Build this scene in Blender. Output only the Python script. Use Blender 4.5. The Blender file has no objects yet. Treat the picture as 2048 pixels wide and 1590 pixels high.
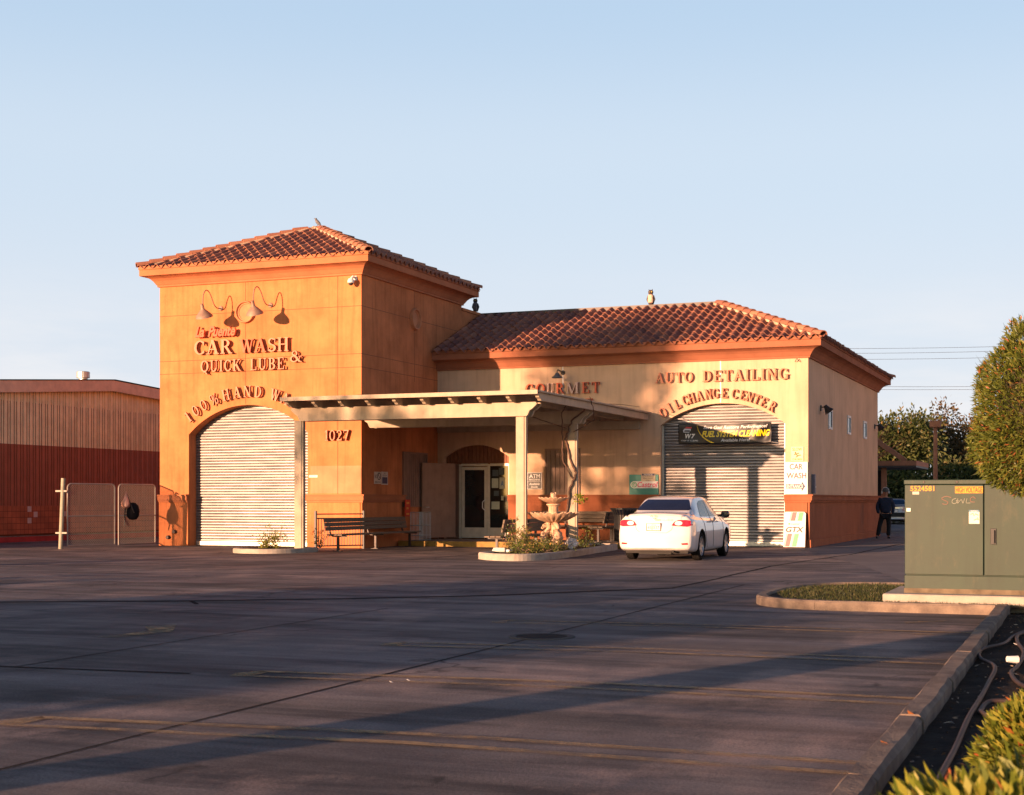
import bpy, bmesh, math, random
import numpy as np
from mathutils import Vector, Matrix
from mathutils.bvhtree import BVHTree
rng = np.random.default_rng(7); random.seed(7)
sc = bpy.context.scene
COL = sc.collection
R = math.radians
PI = math.pi

# ------------------------------------------------------------------ camera, sky, sun
SUN_AZ, SUN_EL = 22.5, 6.2          # light travels SUN_AZ right of +Y, sinking SUN_EL
cd = bpy.data.cameras.new('camera'); cam = bpy.data.objects.new('camera', cd); COL.objects.link(cam)
cam.location = (0, 0, 1.37); cam.rotation_euler = (R(90), 0, R(21.7))
cd.sensor_width = 36; cd.lens = 36 * 2910 / 2048; cd.shift_y = 205 / 2048
cd.clip_start = .1; cd.clip_end = 3000
cd.dof.use_dof = True; cd.dof.focus_distance = 38; cd.dof.aperture_fstop = 7.1
sc.camera = cam
wd = bpy.data.worlds.new('World'); sc.world = wd; wd.use_nodes = True
nt = wd.node_tree; N = nt.nodes; LK = nt.links.new
bg = N['Background']; bg.inputs[1].default_value = .1
sky = N.new('ShaderNodeTexSky'); sky.sky_type = 'NISHITA'; sky.sun_disc = False
sky.sun_elevation = R(SUN_EL); sky.sun_rotation = R(180 + SUN_AZ)
sky.air_density = 1.0; sky.dust_density = 1.0; sky.ozone_density = 1.6
tc = N.new('ShaderNodeTexCoord'); sx = N.new('ShaderNodeSeparateXYZ'); LK(tc.outputs['Generated'], sx.inputs[0])
mr = N.new('ShaderNodeMapRange'); mr.interpolation_type = 'SMOOTHSTEP'
mr.inputs[1].default_value = -.02; mr.inputs[2].default_value = .36; mr.inputs[3].default_value = .95; mr.inputs[4].default_value = .93
LK(sx.outputs[2], mr.inputs[0])
hz = N.new('ShaderNodeValToRGB'); hz.color_ramp.interpolation = 'EASE'; e_ = hz.color_ramp.elements; e_[0].position = 0; e_[0].color = (3.2, 3.26, 3.5, 1); e_[1].position = 1.; e_[1].color = (.07, .2, .6, 1)
for p_, c_ in ((.10, (2.95, 3.2, 3.6, 1)), (.22, (2.6, 3.05, 3.6, 1)), (.335, (2.05, 2.68, 3.45, 1)), (.41, (.75, 1.15, 2.1, 1)), (.55, (.2, .42, 1.1, 1))): el_ = e_.new(p_); el_.color = c_
LK(sx.outputs[2], hz.inputs[0])
mx = N.new('ShaderNodeMix'); mx.data_type = 'RGBA'; dt = N.new('ShaderNodeVectorMath'); dt.operation = 'DOT_PRODUCT'; LK(tc.outputs['Generated'], dt.inputs[0]); dt.inputs[1].default_value = (-math.sin(R(SUN_AZ)), -math.cos(R(SUN_AZ)), 0)
gw = N.new('ShaderNodeMapRange'); gw.interpolation_type = 'SMOOTHSTEP'; gw.inputs[1].default_value = -.15; gw.inputs[2].default_value = .75; gw.inputs[3].default_value = 1; gw.inputs[4].default_value = .15; LK(dt.outputs['Value'], gw.inputs[0])
mg = N.new('ShaderNodeMath'); mg.operation = 'MULTIPLY'; LK(mr.outputs[0], mg.inputs[0]); LK(gw.outputs[0], mg.inputs[1])      # the warm glow round the low sun keeps its own colour
LK(mg.outputs[0], mx.inputs[0]); LK(sky.outputs[0], mx.inputs[6]); LK(hz.outputs[0], mx.inputs[7])   # evening haze over the clear sky
# thin evening cloud low on the horizon
mp = N.new('ShaderNodeMapping'); mp.inputs['Scale'].default_value = (3, 3, 16); LK(tc.outputs['Generated'], mp.inputs[0])
cn = N.new('ShaderNodeTexNoise'); cn.inputs['Scale'].default_value = 1.6; cn.inputs['Detail'].default_value = 6; cn.inputs['Roughness'].default_value = .62
LK(mp.outputs[0], cn.inputs[0])
cr = N.new('ShaderNodeMapRange'); cr.inputs[1].default_value = .44; cr.inputs[2].default_value = .66; cr.inputs[3].default_value = 0; cr.inputs[4].default_value = .75
LK(cn.outputs[0], cr.inputs[0])
cm = N.new('ShaderNodeMapRange'); cm.interpolation_type = 'SMOOTHSTEP'; cm.inputs[1].default_value = .05; cm.inputs[2].default_value = .17; cm.inputs[3].default_value = 1; cm.inputs[4].default_value = 0
LK(sx.outputs[2], cm.inputs[0])
ml = N.new('ShaderNodeMath'); ml.operation = 'MULTIPLY'; LK(cr.outputs[0], ml.inputs[0]); LK(cm.outputs[0], ml.inputs[1])
mc = N.new('ShaderNodeMix'); mc.data_type = 'RGBA'; LK(ml.outputs[0], mc.inputs[0]); LK(mx.outputs[2], mc.inputs[6]); mc.inputs[7].default_value = (3.7, 3.62, 3.65, 1)
LK(mc.outputs[2], bg.inputs[0])
sd = bpy.data.lights.new('sun', 'SUN'); sun = bpy.data.objects.new('sun', sd); COL.objects.link(sun)
sd.energy = 5.0; sd.angle = R(.5); sd.color = (1, .555, .32)
sun.rotation_euler = Vector((math.sin(R(SUN_AZ)) * math.cos(R(SUN_EL)), math.cos(R(SUN_AZ)) * math.cos(R(SUN_EL)), -math.sin(R(SUN_EL)))).to_track_quat('-Z', 'Y').to_euler()
sun.location = (-30, -60, 30)
vs = sc.view_settings; vs.view_transform = 'Standard'; vs.look = 'None'; vs.exposure = 1.34; vs.gamma = 1; vs.use_curve_mapping = False
sc.cycles.max_bounces = 8; sc.cycles.transparent_max_bounces = 12; sc.cycles.use_denoising = True

# ------------------------------------------------------------------ helpers
def tag(o, label=None, cat=None, group=None, kind=None):
    if label: o['label'] = label
    if cat: o['category'] = cat
    if group: o['group'] = group
    if kind: o['kind'] = kind
    return o

def thing(name, label, cat, loc=(0, 0, 0), group=None):
    o = bpy.data.objects.new(name, None); COL.objects.link(o); o.location = loc; o.empty_display_size = .2
    return tag(o, label, cat, group)

def link_mesh(name, me, mats, parent=None, smooth=False, local=False):
    for m in (mats if isinstance(mats, (list, tuple)) else [mats]): me.materials.append(m)
    if smooth: me.polygons.foreach_set('use_smooth', [True] * len(me.polygons))
    o = bpy.data.objects.new(name, me); COL.objects.link(o)
    if parent:
        o.parent = parent
        if parent.type == 'EMPTY' and not local: o.location = -Vector(parent.location)
    return o

class MB:
    def __init__(s): s.v = []; s.f = []; s.m = []; s.mi = 0
    def add(s, vs, fs):
        b = len(s.v); s.v += [tuple(p) for p in vs]
        for f in fs: s.f.append([b + i for i in f]); s.m.append(s.mi)
        return s
    def box(s, x0, x1, y0, y1, z0, z1):
        return s.add([(x0, y0, z0), (x1, y0, z0), (x1, y1, z0), (x0, y1, z0), (x0, y0, z1), (x1, y0, z1), (x1, y1, z1), (x0, y1, z1)],
                     [(0, 3, 2, 1), (4, 5, 6, 7), (0, 1, 5, 4), (1, 2, 6, 5), (2, 3, 7, 6), (3, 0, 4, 7)])
    def cbox(s, x0, x1, y0, y1, z0, z1, c=.01):      # box with chamfered vertical/horizontal edges
        bm = bmesh.new(); bmesh.ops.create_cube(bm, size=1)
        for v in bm.verts: v.co = Vector(((x0 + x1) / 2 + v.co.x * (x1 - x0), (y0 + y1) / 2 + v.co.y * (y1 - y0), (z0 + z1) / 2 + v.co.z * (z1 - z0)))
        bmesh.ops.bevel(bm, geom=bm.edges[:], offset=c, segments=1, affect='EDGES')
        bm.verts.index_update()
        s.add([v.co[:] for v in bm.verts], [[v.index for v in f.verts] for f in bm.faces]); bm.free(); return s
    def bar(s, a, b, w, h, up=(0, 0, 1)):           # box along a->b, w sideways, h along up
        a = Vector(a); b = Vector(b); d = (b - a).normalized(); u = Vector(up)
        sd = d.cross(u).normalized(); u = sd.cross(d).normalized()
        P = []
        for c in (a, b):
            for i, j in ((-1, -1), (1, -1), (1, 1), (-1, 1)): P.append(c + sd * (i * w / 2) + u * (j * h / 2))
        return s.add(P, [(0, 1, 2, 3), (7, 6, 5, 4), (0, 4, 5, 1), (1, 5, 6, 2), (2, 6, 7, 3), (3, 7, 4, 0)])
    def tube(s, path, rad, seg=8, cap=True):
        path = [Vector(p) for p in path]; n = len(path)
        if not isinstance(rad, (list, tuple, np.ndarray)): rad = [rad] * n
        vs = []; prev = None
        for i, p in enumerate(path):
            t = (path[min(i + 1, n - 1)] - path[max(i - 1, 0)])
            t = t.normalized() if t.length > 1e-9 else Vector((0, 0, 1))
            if prev is None:
                a = t.cross(Vector((0, 0, 1)))
                if a.length < .05: a = t.cross(Vector((1, 0, 0)))
                a.normalize()
            else:
                a = prev - t * prev.dot(t)
                a = a.normalized() if a.length > 1e-6 else prev
            prev = a; b = t.cross(a)
            for k in range(seg):
                q = 2 * PI * k / seg; vs.append(p + (a * math.cos(q) + b * math.sin(q)) * rad[i])
        fs = []
        for i in range(n - 1):
            for k in range(seg):
                k2 = (k + 1) % seg; fs.append((i * seg + k, i * seg + k2, (i + 1) * seg + k2, (i + 1) * seg + k))
        if cap: fs.append(tuple(range(seg))[::-1]); fs.append(tuple((n - 1) * seg + k for k in range(seg)))
        return s.add(vs, fs)
    def lathe(s, prof, c=(0, 0, 0), seg=24, axis='z', rmod=None):
        vs = []; fs = []; n = len(prof)
        for i, (r, z) in enumerate(prof):
            for k in range(seg):
                q = 2 * PI * k / seg; rr = r; zz = z
                if rmod: rr, zz = rmod(r, z, q, i)
                if axis == 'z': p = (c[0] + rr * math.cos(q), c[1] + rr * math.sin(q), c[2] + zz)
                elif axis == 'y': p = (c[0] + rr * math.cos(q), c[1] + zz, c[2] + rr * math.sin(q))
                else: p = (c[0] + zz, c[1] + rr * math.cos(q), c[2] + rr * math.sin(q))
                vs.append(p)
        for i in range(n - 1):
            for k in range(seg):
                k2 = (k + 1) % seg
                f = (i * seg + k, i * seg + k2, (i + 1) * seg + k2, (i + 1) * seg + k)
                fs.append(f if axis != 'y' else f[::-1])
        return s.add(vs, fs)
    def prism(s, poly, a, b, axis='y', side=None):              # poly of (u,v): axis y -> (x,z); axis x -> (y,z); axis z -> (x,y)
        n = len(poly)
        def P(u, v, w): return (u, w, v) if axis == 'y' else ((w, u, v) if axis == 'x' else (u, v, w))
        vs = [P(u, v, a) for u, v in poly] + [P(u, v, b) for u, v in poly]
        fs = [tuple(range(n)), tuple(range(n, 2 * n))[::-1]] + [(i, n + i, n + (i + 1) % n, (i + 1) % n) for i in range(n)]
        s.add(vs, fs)
        if side is not None: s.m[-n:] = [side] * n
        return s
    def quad(s, a, b, c, d): return s.add([a, b, c, d], [(0, 1, 2, 3)])
    def build(s, name, mats, parent=None, smooth=False, local=False, fix=True):
        me = bpy.data.meshes.new(name); me.from_pydata(s.v, [], s.f)
        if any(s.m): me.polygons.foreach_set('material_index', s.m)
        if fix:
            bm = bmesh.new(); bm.from_mesh(me); bmesh.ops.recalc_face_normals(bm, faces=bm.faces[:]); bm.to_mesh(me); bm.free()
        me.update()
        o = link_mesh(name, me, mats, parent, False, local)
        if smooth:
            me.polygons.foreach_set('use_smooth', [True] * len(me.polygons))
            try: me.set_sharp_from_angle(angle=R(40))
            except Exception: pass
        return o

def copy_tree(o, parent=None):
    c = o.copy(); COL.objects.link(c)
    if parent: c.parent = parent
    for ch in list(o.children): copy_tree(ch, c)
    return c

# ------------------------------------------------------------------ materials
def mat(name, col, rough=.8, var=.12, scale=2.0, bump=0., bscale=60., metal=0., spec=.4, col2=None, stretch=(1, 1, 1), coat=0., streak=0., trans=0., mixlo=.35, mixhi=.65):
    m = bpy.data.materials.new(name); m.use_nodes = True
    t = m.node_tree; n = t.nodes; l = t.links.new; b = n['Principled BSDF']
    b.inputs['Roughness'].default_value = rough; b.inputs['Metallic'].default_value = metal
    b.inputs['Specular IOR Level'].default_value = spec; b.inputs['Coat Weight'].default_value = coat
    g = n.new('ShaderNodeNewGeometry'); mpn = n.new('ShaderNodeMapping'); mpn.inputs['Scale'].default_value = stretch
    l(g.outputs['Position'], mpn.inputs[0])
    nz = n.new('ShaderNodeTexNoise'); nz.inputs['Scale'].default_value = scale; nz.inputs['Detail'].default_value = 7; nz.inputs['Roughness'].default_value = .6
    l(mpn.outputs[0], nz.inputs[0])
    r = n.new('ShaderNodeMapRange'); r.inputs[1].default_value = mixlo; r.inputs[2].default_value = mixhi; l(nz.outputs[0], r.inputs[0])
    c2 = col2 or tuple(c * (1 - 2 * var) for c in col); c1 = col if col2 else tuple(min(1, c * (1 + var)) for c in col)
    mi = n.new('ShaderNodeMix'); mi.data_type = 'RGBA'; mi.inputs[6].default_value = (*c2, 1); mi.inputs[7].default_value = (*c1, 1)
    l(r.outputs[0], mi.inputs[0]); out = mi.outputs[2]
    if streak:      # rain streaks running down
        ms = n.new('ShaderNodeMapping'); ms.inputs['Scale'].default_value = (5, 5, .35); l(g.outputs['Position'], ms.inputs[0])
        ns = n.new('ShaderNodeTexNoise'); ns.inputs['Scale'].default_value = 1.6; ns.inputs['Detail'].default_value = 5; l(ms.outputs[0], ns.inputs[0])
        rs = n.new('ShaderNodeMapRange'); rs.inputs[1].default_value = .48; rs.inputs[2].default_value = .75; rs.inputs[3].default_value = 1; rs.inputs[4].default_value = 1 - streak; l(ns.outputs[0], rs.inputs[0])
        mm = n.new('ShaderNodeMix'); mm.data_type = 'RGBA'; mm.blend_type = 'MULTIPLY'; mm.inputs[0].default_value = 1
        l(out, mm.inputs[6]); l(rs.outputs[0], mm.inputs[7]); out = mm.outputs[2]
    l(out, b.inputs['Base Color'])
    if bump:
        nb = n.new('ShaderNodeTexNoise'); nb.inputs['Scale'].default_value = bscale; nb.inputs['Detail'].default_value = 4; l(g.outputs['Position'], nb.inputs[0])
        bp = n.new('ShaderNodeBump'); bp.inputs['Strength'].default_value = bump; bp.inputs['Distance'].default_value = .02; l(nb.outputs[0], bp.inputs['Height']); l(bp.outputs[0], b.inputs['Normal'])
    return m

def leaf_mat(name, cols, trans=.3, rough=.5):
    m = bpy.data.materials.new(name); m.use_nodes = True; t = m.node_tree; n = t.nodes; l = t.links.new; b = n['Principled BSDF']
    b.inputs['Roughness'].default_value = rough; b.inputs['Specular IOR Level'].default_value = .35
    a = n.new('ShaderNodeAttribute'); a.attribute_name = 'tint'
    cr = n.new('ShaderNodeValToRGB'); e = cr.color_ramp.elements
    while len(e) < len(cols): e.new(.5)
    for i, (p, c) in enumerate(cols): e[i].position = p; e[i].color = (*c, 1)
    l(a.outputs['Fac'], cr.inputs[0]); l(cr.outputs[0], b.inputs['Base Color'])
    tr = n.new('ShaderNodeBsdfTranslucent'); l(cr.outputs[0], tr.inputs[0]); ms = n.new('ShaderNodeMixShader'); ms.inputs[0].default_value = trans
    l(b.outputs[0], ms.inputs[1]); l(tr.outputs[0], ms.inputs[2]); l(ms.outputs[0], n['Material Output'].inputs[0])
    return m

def plain(name, col, rough=.6, metal=0., coat=0., spec=.5):
    return mat(name, col, rough, .06, 6., metal=metal, coat=coat, spec=spec)

def leaf_mesh(name, P, Nrm, L, W, tint, m, parent=None, bend=.0, local=False):
    """many small pointed leaves: P positions, Nrm growing directions"""
    n = len(P); P = np.asarray(P, float); D = np.asarray(Nrm, float); D /= np.linalg.norm(D, axis=1)[:, None] + 1e-9
    q = rng.normal(size=(n, 3)); S = np.cross(D, q); S /= np.linalg.norm(S, axis=1)[:, None] + 1e-9
    U = np.cross(S, D); L = np.broadcast_to(L, (n,))[:, None]; W = np.broadcast_to(W, (n,))[:, None]
    V = np.empty((n, 4, 3)); V[:, 0] = P; V[:, 1] = P + D * L * .5 + S * W / 2 + U * L * bend; V[:, 2] = P + D * L; V[:, 3] = P + D * L * .5 - S * W / 2 + U * L * bend
    me = bpy.data.meshes.new(name); me.vertices.add(4 * n); me.vertices.foreach_set('co', V.reshape(-1))
    me.loops.add(4 * n); me.loops.foreach_set('vertex_index', np.arange(4 * n, dtype=np.int32))
    me.polygons.add(n); me.polygons.foreach_set('loop_start', np.arange(0, 4 * n, 4, dtype=np.int32)); me.polygons.foreach_set('loop_total', np.full(n, 4, np.int32))
    at = me.attributes.new('tint', 'FLOAT', 'POINT'); at.data.foreach_set('value', np.repeat(np.asarray(tint, np.float32), 4))
    me.update(calc_edges=True); me.validate()
    return link_mesh(name, me, m, parent, False, local)

# ------------------------------------------------------------------ lettering
def _band(cx, cy, rx, ry, a0, a1, tx, ty, k=14):
    o = []; i = []
    for j in range(k + 1):
        a = R(a0 + (a1 - a0) * j / k); o.append((cx + rx * math.cos(a), cy + ry * math.sin(a))); i.append((cx + (rx - tx) * math.cos(a), cy + (ry - ty) * math.sin(a)))
    return o + i[::-1]
def _r(x0, x1, y0, y1): return [(x0, y0), (x1, y0), (x1, y1), (x0, y1)]
def _d(xa, ya, xb, yb, w): return [(xa - w / 2, ya), (xa + w / 2, ya), (xb + w / 2, yb), (xb - w / 2, yb)]
def _s(x, y, w): return _r(x - w / 2, x + w / 2, y, y + .06)
def glyph(c):
    T, t = .18, .085; st = lambda x: [_r(x - T / 2, x + T / 2, 0, 1), _s(x, 0, .34), _s(x, .94, .34)]
    th = lambda x: [_r(x - t / 2, x + t / 2, 0, 1), _s(x, 0, .28), _s(x, .94, .28)]
    ring = lambda cx, cy, rx, ry, tx, ty: [_band(cx, cy, rx, ry, 0, 180, tx, ty), _band(cx, cy, rx, ry, 180, 360, tx, ty)]
    if c == 'A': return .92, [_d(.12, 0, .45, 1, .09), _d(.78, 0, .45, 1, .2), _r(.22, .64, .3, .375), _s(.12, 0, .3), _s(.78, 0, .36)]
    if c == 'B': return .82, st(.22) + [_band(.42, .745, .30, .255, -90, 90, T, t), _band(.42, .27, .36, .27, -90, 90, T, t), _r(.22, .42, .475, .54), _r(.22, .42, .925, 1), _r(.22, .42, 0, .075)]
    if c == 'C': return .86, [_band(.47, .5, .45, .5, 40, 320, .19, t, 22), _r(.72, .78, .64, .93), _r(.74, .80, .1, .28)]
    if c == 'D': return .92, st(.22) + [_band(.4, .5, .48, .5, -90, 90, .19, t, 18), _r(.22, .4, .925, 1), _r(.22, .4, 0, .075)]
    if c in 'EF':
        p = st(.22) + [_r(.2, .72, .94, 1), _r(.66, .72, .74, .95), _r(.2, .52, .48, .545), _r(.47, .53, .38, .65)]
        if c == 'E': p += [_r(.2, .76, 0, .06), _r(.7, .77, .05, .28)]
        return .82, p
    if c == 'G': return .96, [_band(.47, .5, .45, .5, 40, 320, .19, t, 22), _r(.72, .78, .64, .93), _r(.66, .83, .06, .44), _s(.76, .40, .34)]
    if c == 'H': return 1.0, st(.2) + st(.78) + [_r(.2, .78, .47, .54)]
    if c == 'I': return .42, st(.21)
    if c == 'K': return .96, st(.2) + [_d(.3, .4, .74, 1, .09), _d(.8, 0, .42, .58, .2), _s(.74, .94, .28), _s(.82, 0, .3)]
    if c == 'L': return .78, st(.22) + [_r(.2, .72, 0, .06), _r(.66, .73, .05, .3)]
    if c == 'M': return 1.16, th(.16) + st(.98) + [_d(.2, 1, .54, 0, .18), _d(.54, 0, .9, 1, .09)]
    if c == 'N': return .98, th(.16) + th(.8) + [_d(.16, 1, .8, 0, .19)]
    if c == 'O': return .96, ring(.48, .5, .46, .5, .19, t)
    if c == 'P': return .8, st(.22) + [_band(.42, .72, .34, .28, -90, 90, T, t), _r(.22, .42, .44, .51), _r(.22, .42, .925, 1)]
    if c == 'Q': return .98, ring(.48, .5, .46, .5, .19, t) + [_d(.78, -.22, .45, .12, .15), _band(.52, -.12, .2, .12, 20, 170, .06, .05)]
    if c == 'R': return .94, st(.22) + [_band(.42, .73, .32, .27, -90, 90, T, t), _r(.22, .42, .46, .53), _r(.22, .42, .925, 1), _d(.8, 0, .46, .5, .19), _s(.82, 0, .26)]
    if c == 'S': return .72, [_band(.37, .74, .31, .26, 35, 270, .15, .085, 16), _band(.37, .27, .34, .27, -150, 90, .16, .085, 18), _r(.6, .66, .68, .95), _r(.05, .11, .05, .32)]
    if c == 'T': return .84, [_r(.335, .505, 0, 1), _s(.42, 0, .34), _r(.06, .78, .94, 1), _r(.05, .11, .7, .96), _r(.73, .79, .7, .96)]
    if c == 'U': return .94, [_r(.13, .3, .33, 1), _s(.21, .94, .34), _r(.7, .775, .33, 1), _s(.74, .94, .28), _band(.4525, .33, .3225, .33, 180, 360, .15, .085)]
    if c == 'W': return 1.32, [_d(.2, 1, .46, 0, .19), _d(.46, 0, .68, 1, .09), _d(.66, 1, .9, 0, .19), _d(.9, 0, 1.14, 1, .09), _s(.18, .94, .34), _s(.66, .94, .3), _s(1.15, .94, .26)]
    if c == '&': return .98, ring(.4, .76, .22, .24, .1, .07) + ring(.36, .28, .33, .28, .14, .08) + [_d(.84, 0, .3, .68, .17), _d(.72, .16, .86, .5, .08), _s(.86, .46, .26), _s(.88, 0, .2)]
    if c == '%': return 1.04, ring(.24, .72, .22, .28, .1, .06) + ring(.8, .28, .22, .28, .1, .06) + [_d(.22, 0, .8, 1, .09)]
    if c == '0': return .8, ring(.4, .5, .37, .5, .15, t)
    if c == '1': return .5, [_r(.2, .37, 0, 1), _s(.28, 0, .4), _d(.08, .8, .26, .98, .1)]
    if c == '2': return .76, [_band(.36, .70, .31, .30, -35, 170, .15, .08, 16), _d(.14, .05, .54, .56, .13), _r(.06, .68, 0, .1), _r(.62, .68, .05, .25)]
    if c == '7': return .74, [_r(.08, .7, .9, 1), _d(.3, 0, .63, .93, .15), _r(.06, .12, .72, .96)]
    return .5, []

def put_glyph(mb, c, x, z, w, h, y, depth, rot=0., bold=1.):
    gw, polys = glyph(c); cs, sn = math.cos(rot), math.sin(rot)
    for i, p in enumerate(polys):
        q = []
        for u, v in p:
            a = (u / gw - .5) * w; b = v * h; q.append((x + a * cs - b * sn, z + a * sn + b * cs))
        mb.prism(q, y - i * .0012, y + depth, side=mb.mi + 1)
def serif_line(mb, s, x0, x1, z0, z1, y, depth, gap=.1):
    ws = [glyph(c)[0] if c != ' ' else .45 for c in s]; tot = sum(ws) + gap * (len(s) - 1); k = (x1 - x0) / tot; x = x0
    dz = 0
    for c, w in zip(s, ws):
        if c != ' ': put_glyph(mb, c, x + w * k / 2, z0, w * k, z1 - z0, y, depth)
        x += (w + gap) * k

_tc = {}
def text_geo(s, bold=0., ext=0.):
    key = (s, bold, ext)
    if key not in _tc:
        cu = bpy.data.curves.new('t', 'FONT'); cu.body = s; cu.size = 1; cu.offset = bold; cu.extrude = ext; cu.resolution_u = 3
        ob = bpy.data.objects.new('t', cu); COL.objects.link(ob)
        dg = bpy.context.evaluated_depsgraph_get(); dg.update()
        me = bpy.data.meshes.new_from_object(ob.evaluated_get(dg))
        v = np.array([p.co[:] for p in me.vertices]); f = [list(p.vertices) for p in me.polygons]
        bpy.data.objects.remove(ob); bpy.data.curves.remove(cu); bpy.data.meshes.remove(me)
        v[:, 0] -= v[:, 0].min(); v[:, 1] -= v[:, 1].min(); _tc[key] = (v, f, v[:, 0].max(), v[:, 1].max())
    return _tc[key]
def put_text(mb, s, x0, x1, z0, z1, y, bold=.01, depth=.0, shear=0., axis='y', fix_aspect=False, fn=None):
    """flat (or extruded) sans lettering filling x0..x1, z0..z1 on plane y; axis x: plane x=y, running along +Y"""
    v, f, w, h = text_geo(s, bold, .5 if depth else 0.)
    if fix_aspect:
        k = (z1 - z0) / h; cx = (x0 + x1) / 2; x0, x1 = cx - w * k / 2, cx + w * k / 2
    P = []
    for a, b, c in v:
        u = x0 + a / w * (x1 - x0) + shear * (b / h - .5) * (z1 - z0); q = z0 + b / h * (z1 - z0); d = y + (-c * 2 * depth * .5 if depth else 0)
        if fn: P.append(fn(u, q, d))
        else: P.append((u, d, q) if axis == 'y' else (d, u, q))
    mb.add(P, f)

# ------------------------------------------------------------------ shared materials
M = {}
M['tower'] = mat('tower_stucco', (.55, .192, .076), .92, .11, 1.1, bump=.35, bscale=38, streak=.22, spec=.15)
M['tower_trim'] = mat('tower_trim_stucco', (.43, .158, .075), .92, .07, 1.5, bump=.25, bscale=45, spec=.15)
M['wing'] = mat('wing_stucco', (.59, .40, .27), .92, .06, .9, bump=.25, bscale=40, streak=.16, spec=.15)
M['wing_trim'] = mat('wing_trim_stucco', (.30, .115, .065), .92, .08, 1.5, bump=.25, bscale=45, spec=.15)
M['wains'] = mat('wainscot_stucco', (.31, .108, .055), .92, .08, 1.2, bump=.25, bscale=45, streak=.15, spec=.15)
M['joint'] = plain('dark_joint', (.2, .07, .03), .9)
M['whitejoint'] = plain('metal_reveal', (.75, .73, .7), .5)
M['steel'] = mat('galvanised_shutter', (.31, .295, .29), .38, .1, 2.2, metal=.65, col2=(.2, .195, .2), stretch=(.6, .6, 3))
M['galv'] = plain('galvanised_pipe', (.55, .55, .52), .42, .7)
M['alu'] = plain('pale_aluminium', (.62, .55, .46), .45, .15)
M['beige'] = mat('beige_paint', (.42, .335, .245), .7, .06, 3, streak=.12)
M['brownpaint'] = mat('brown_door_paint', (.26, .15, .11), .6, .06, 2)
M['black'] = plain('black_paint', (.02, .02, .022), .5)
M['darkmetal'] = plain('dark_bronze', (.05, .04, .038), .5, .3)
M['white'] = plain('white_panel', (.68, .67, .66), .5)
M['glass'] = mat('dark_glass', (.015, .018, .02), .06, .05, 1, spec=.6)
M['conc'] = mat('kerb_concrete', (.26, .2, .155), .9, .14, 3.5, bump=.4, bscale=40, col2=(.13, .1, .084), spec=.2)
M['conc2'] = mat('white_kerb_concrete', (.42, .375, .32), .9, .1, 3, bump=.3, bscale=40, col2=(.3, .26, .22), spec=.2)
M['walk'] = mat('walkway_concrete', (.24, .22, .2), .9, .12, 1.5, bump=.2, spec=.2)
M['yellow'] = mat('yellow_kerb_paint', (.30, .17, .035), .7, .12, 6)
M['soil'] = mat('bare_soil', (.05, .038, .03), .98, .2, 4, bump=1., bscale=22, col2=(.025, .019, .016), spec=.1)
M['oxide'] = plain('red_paint', (.45, .03, .02), .5)

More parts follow.
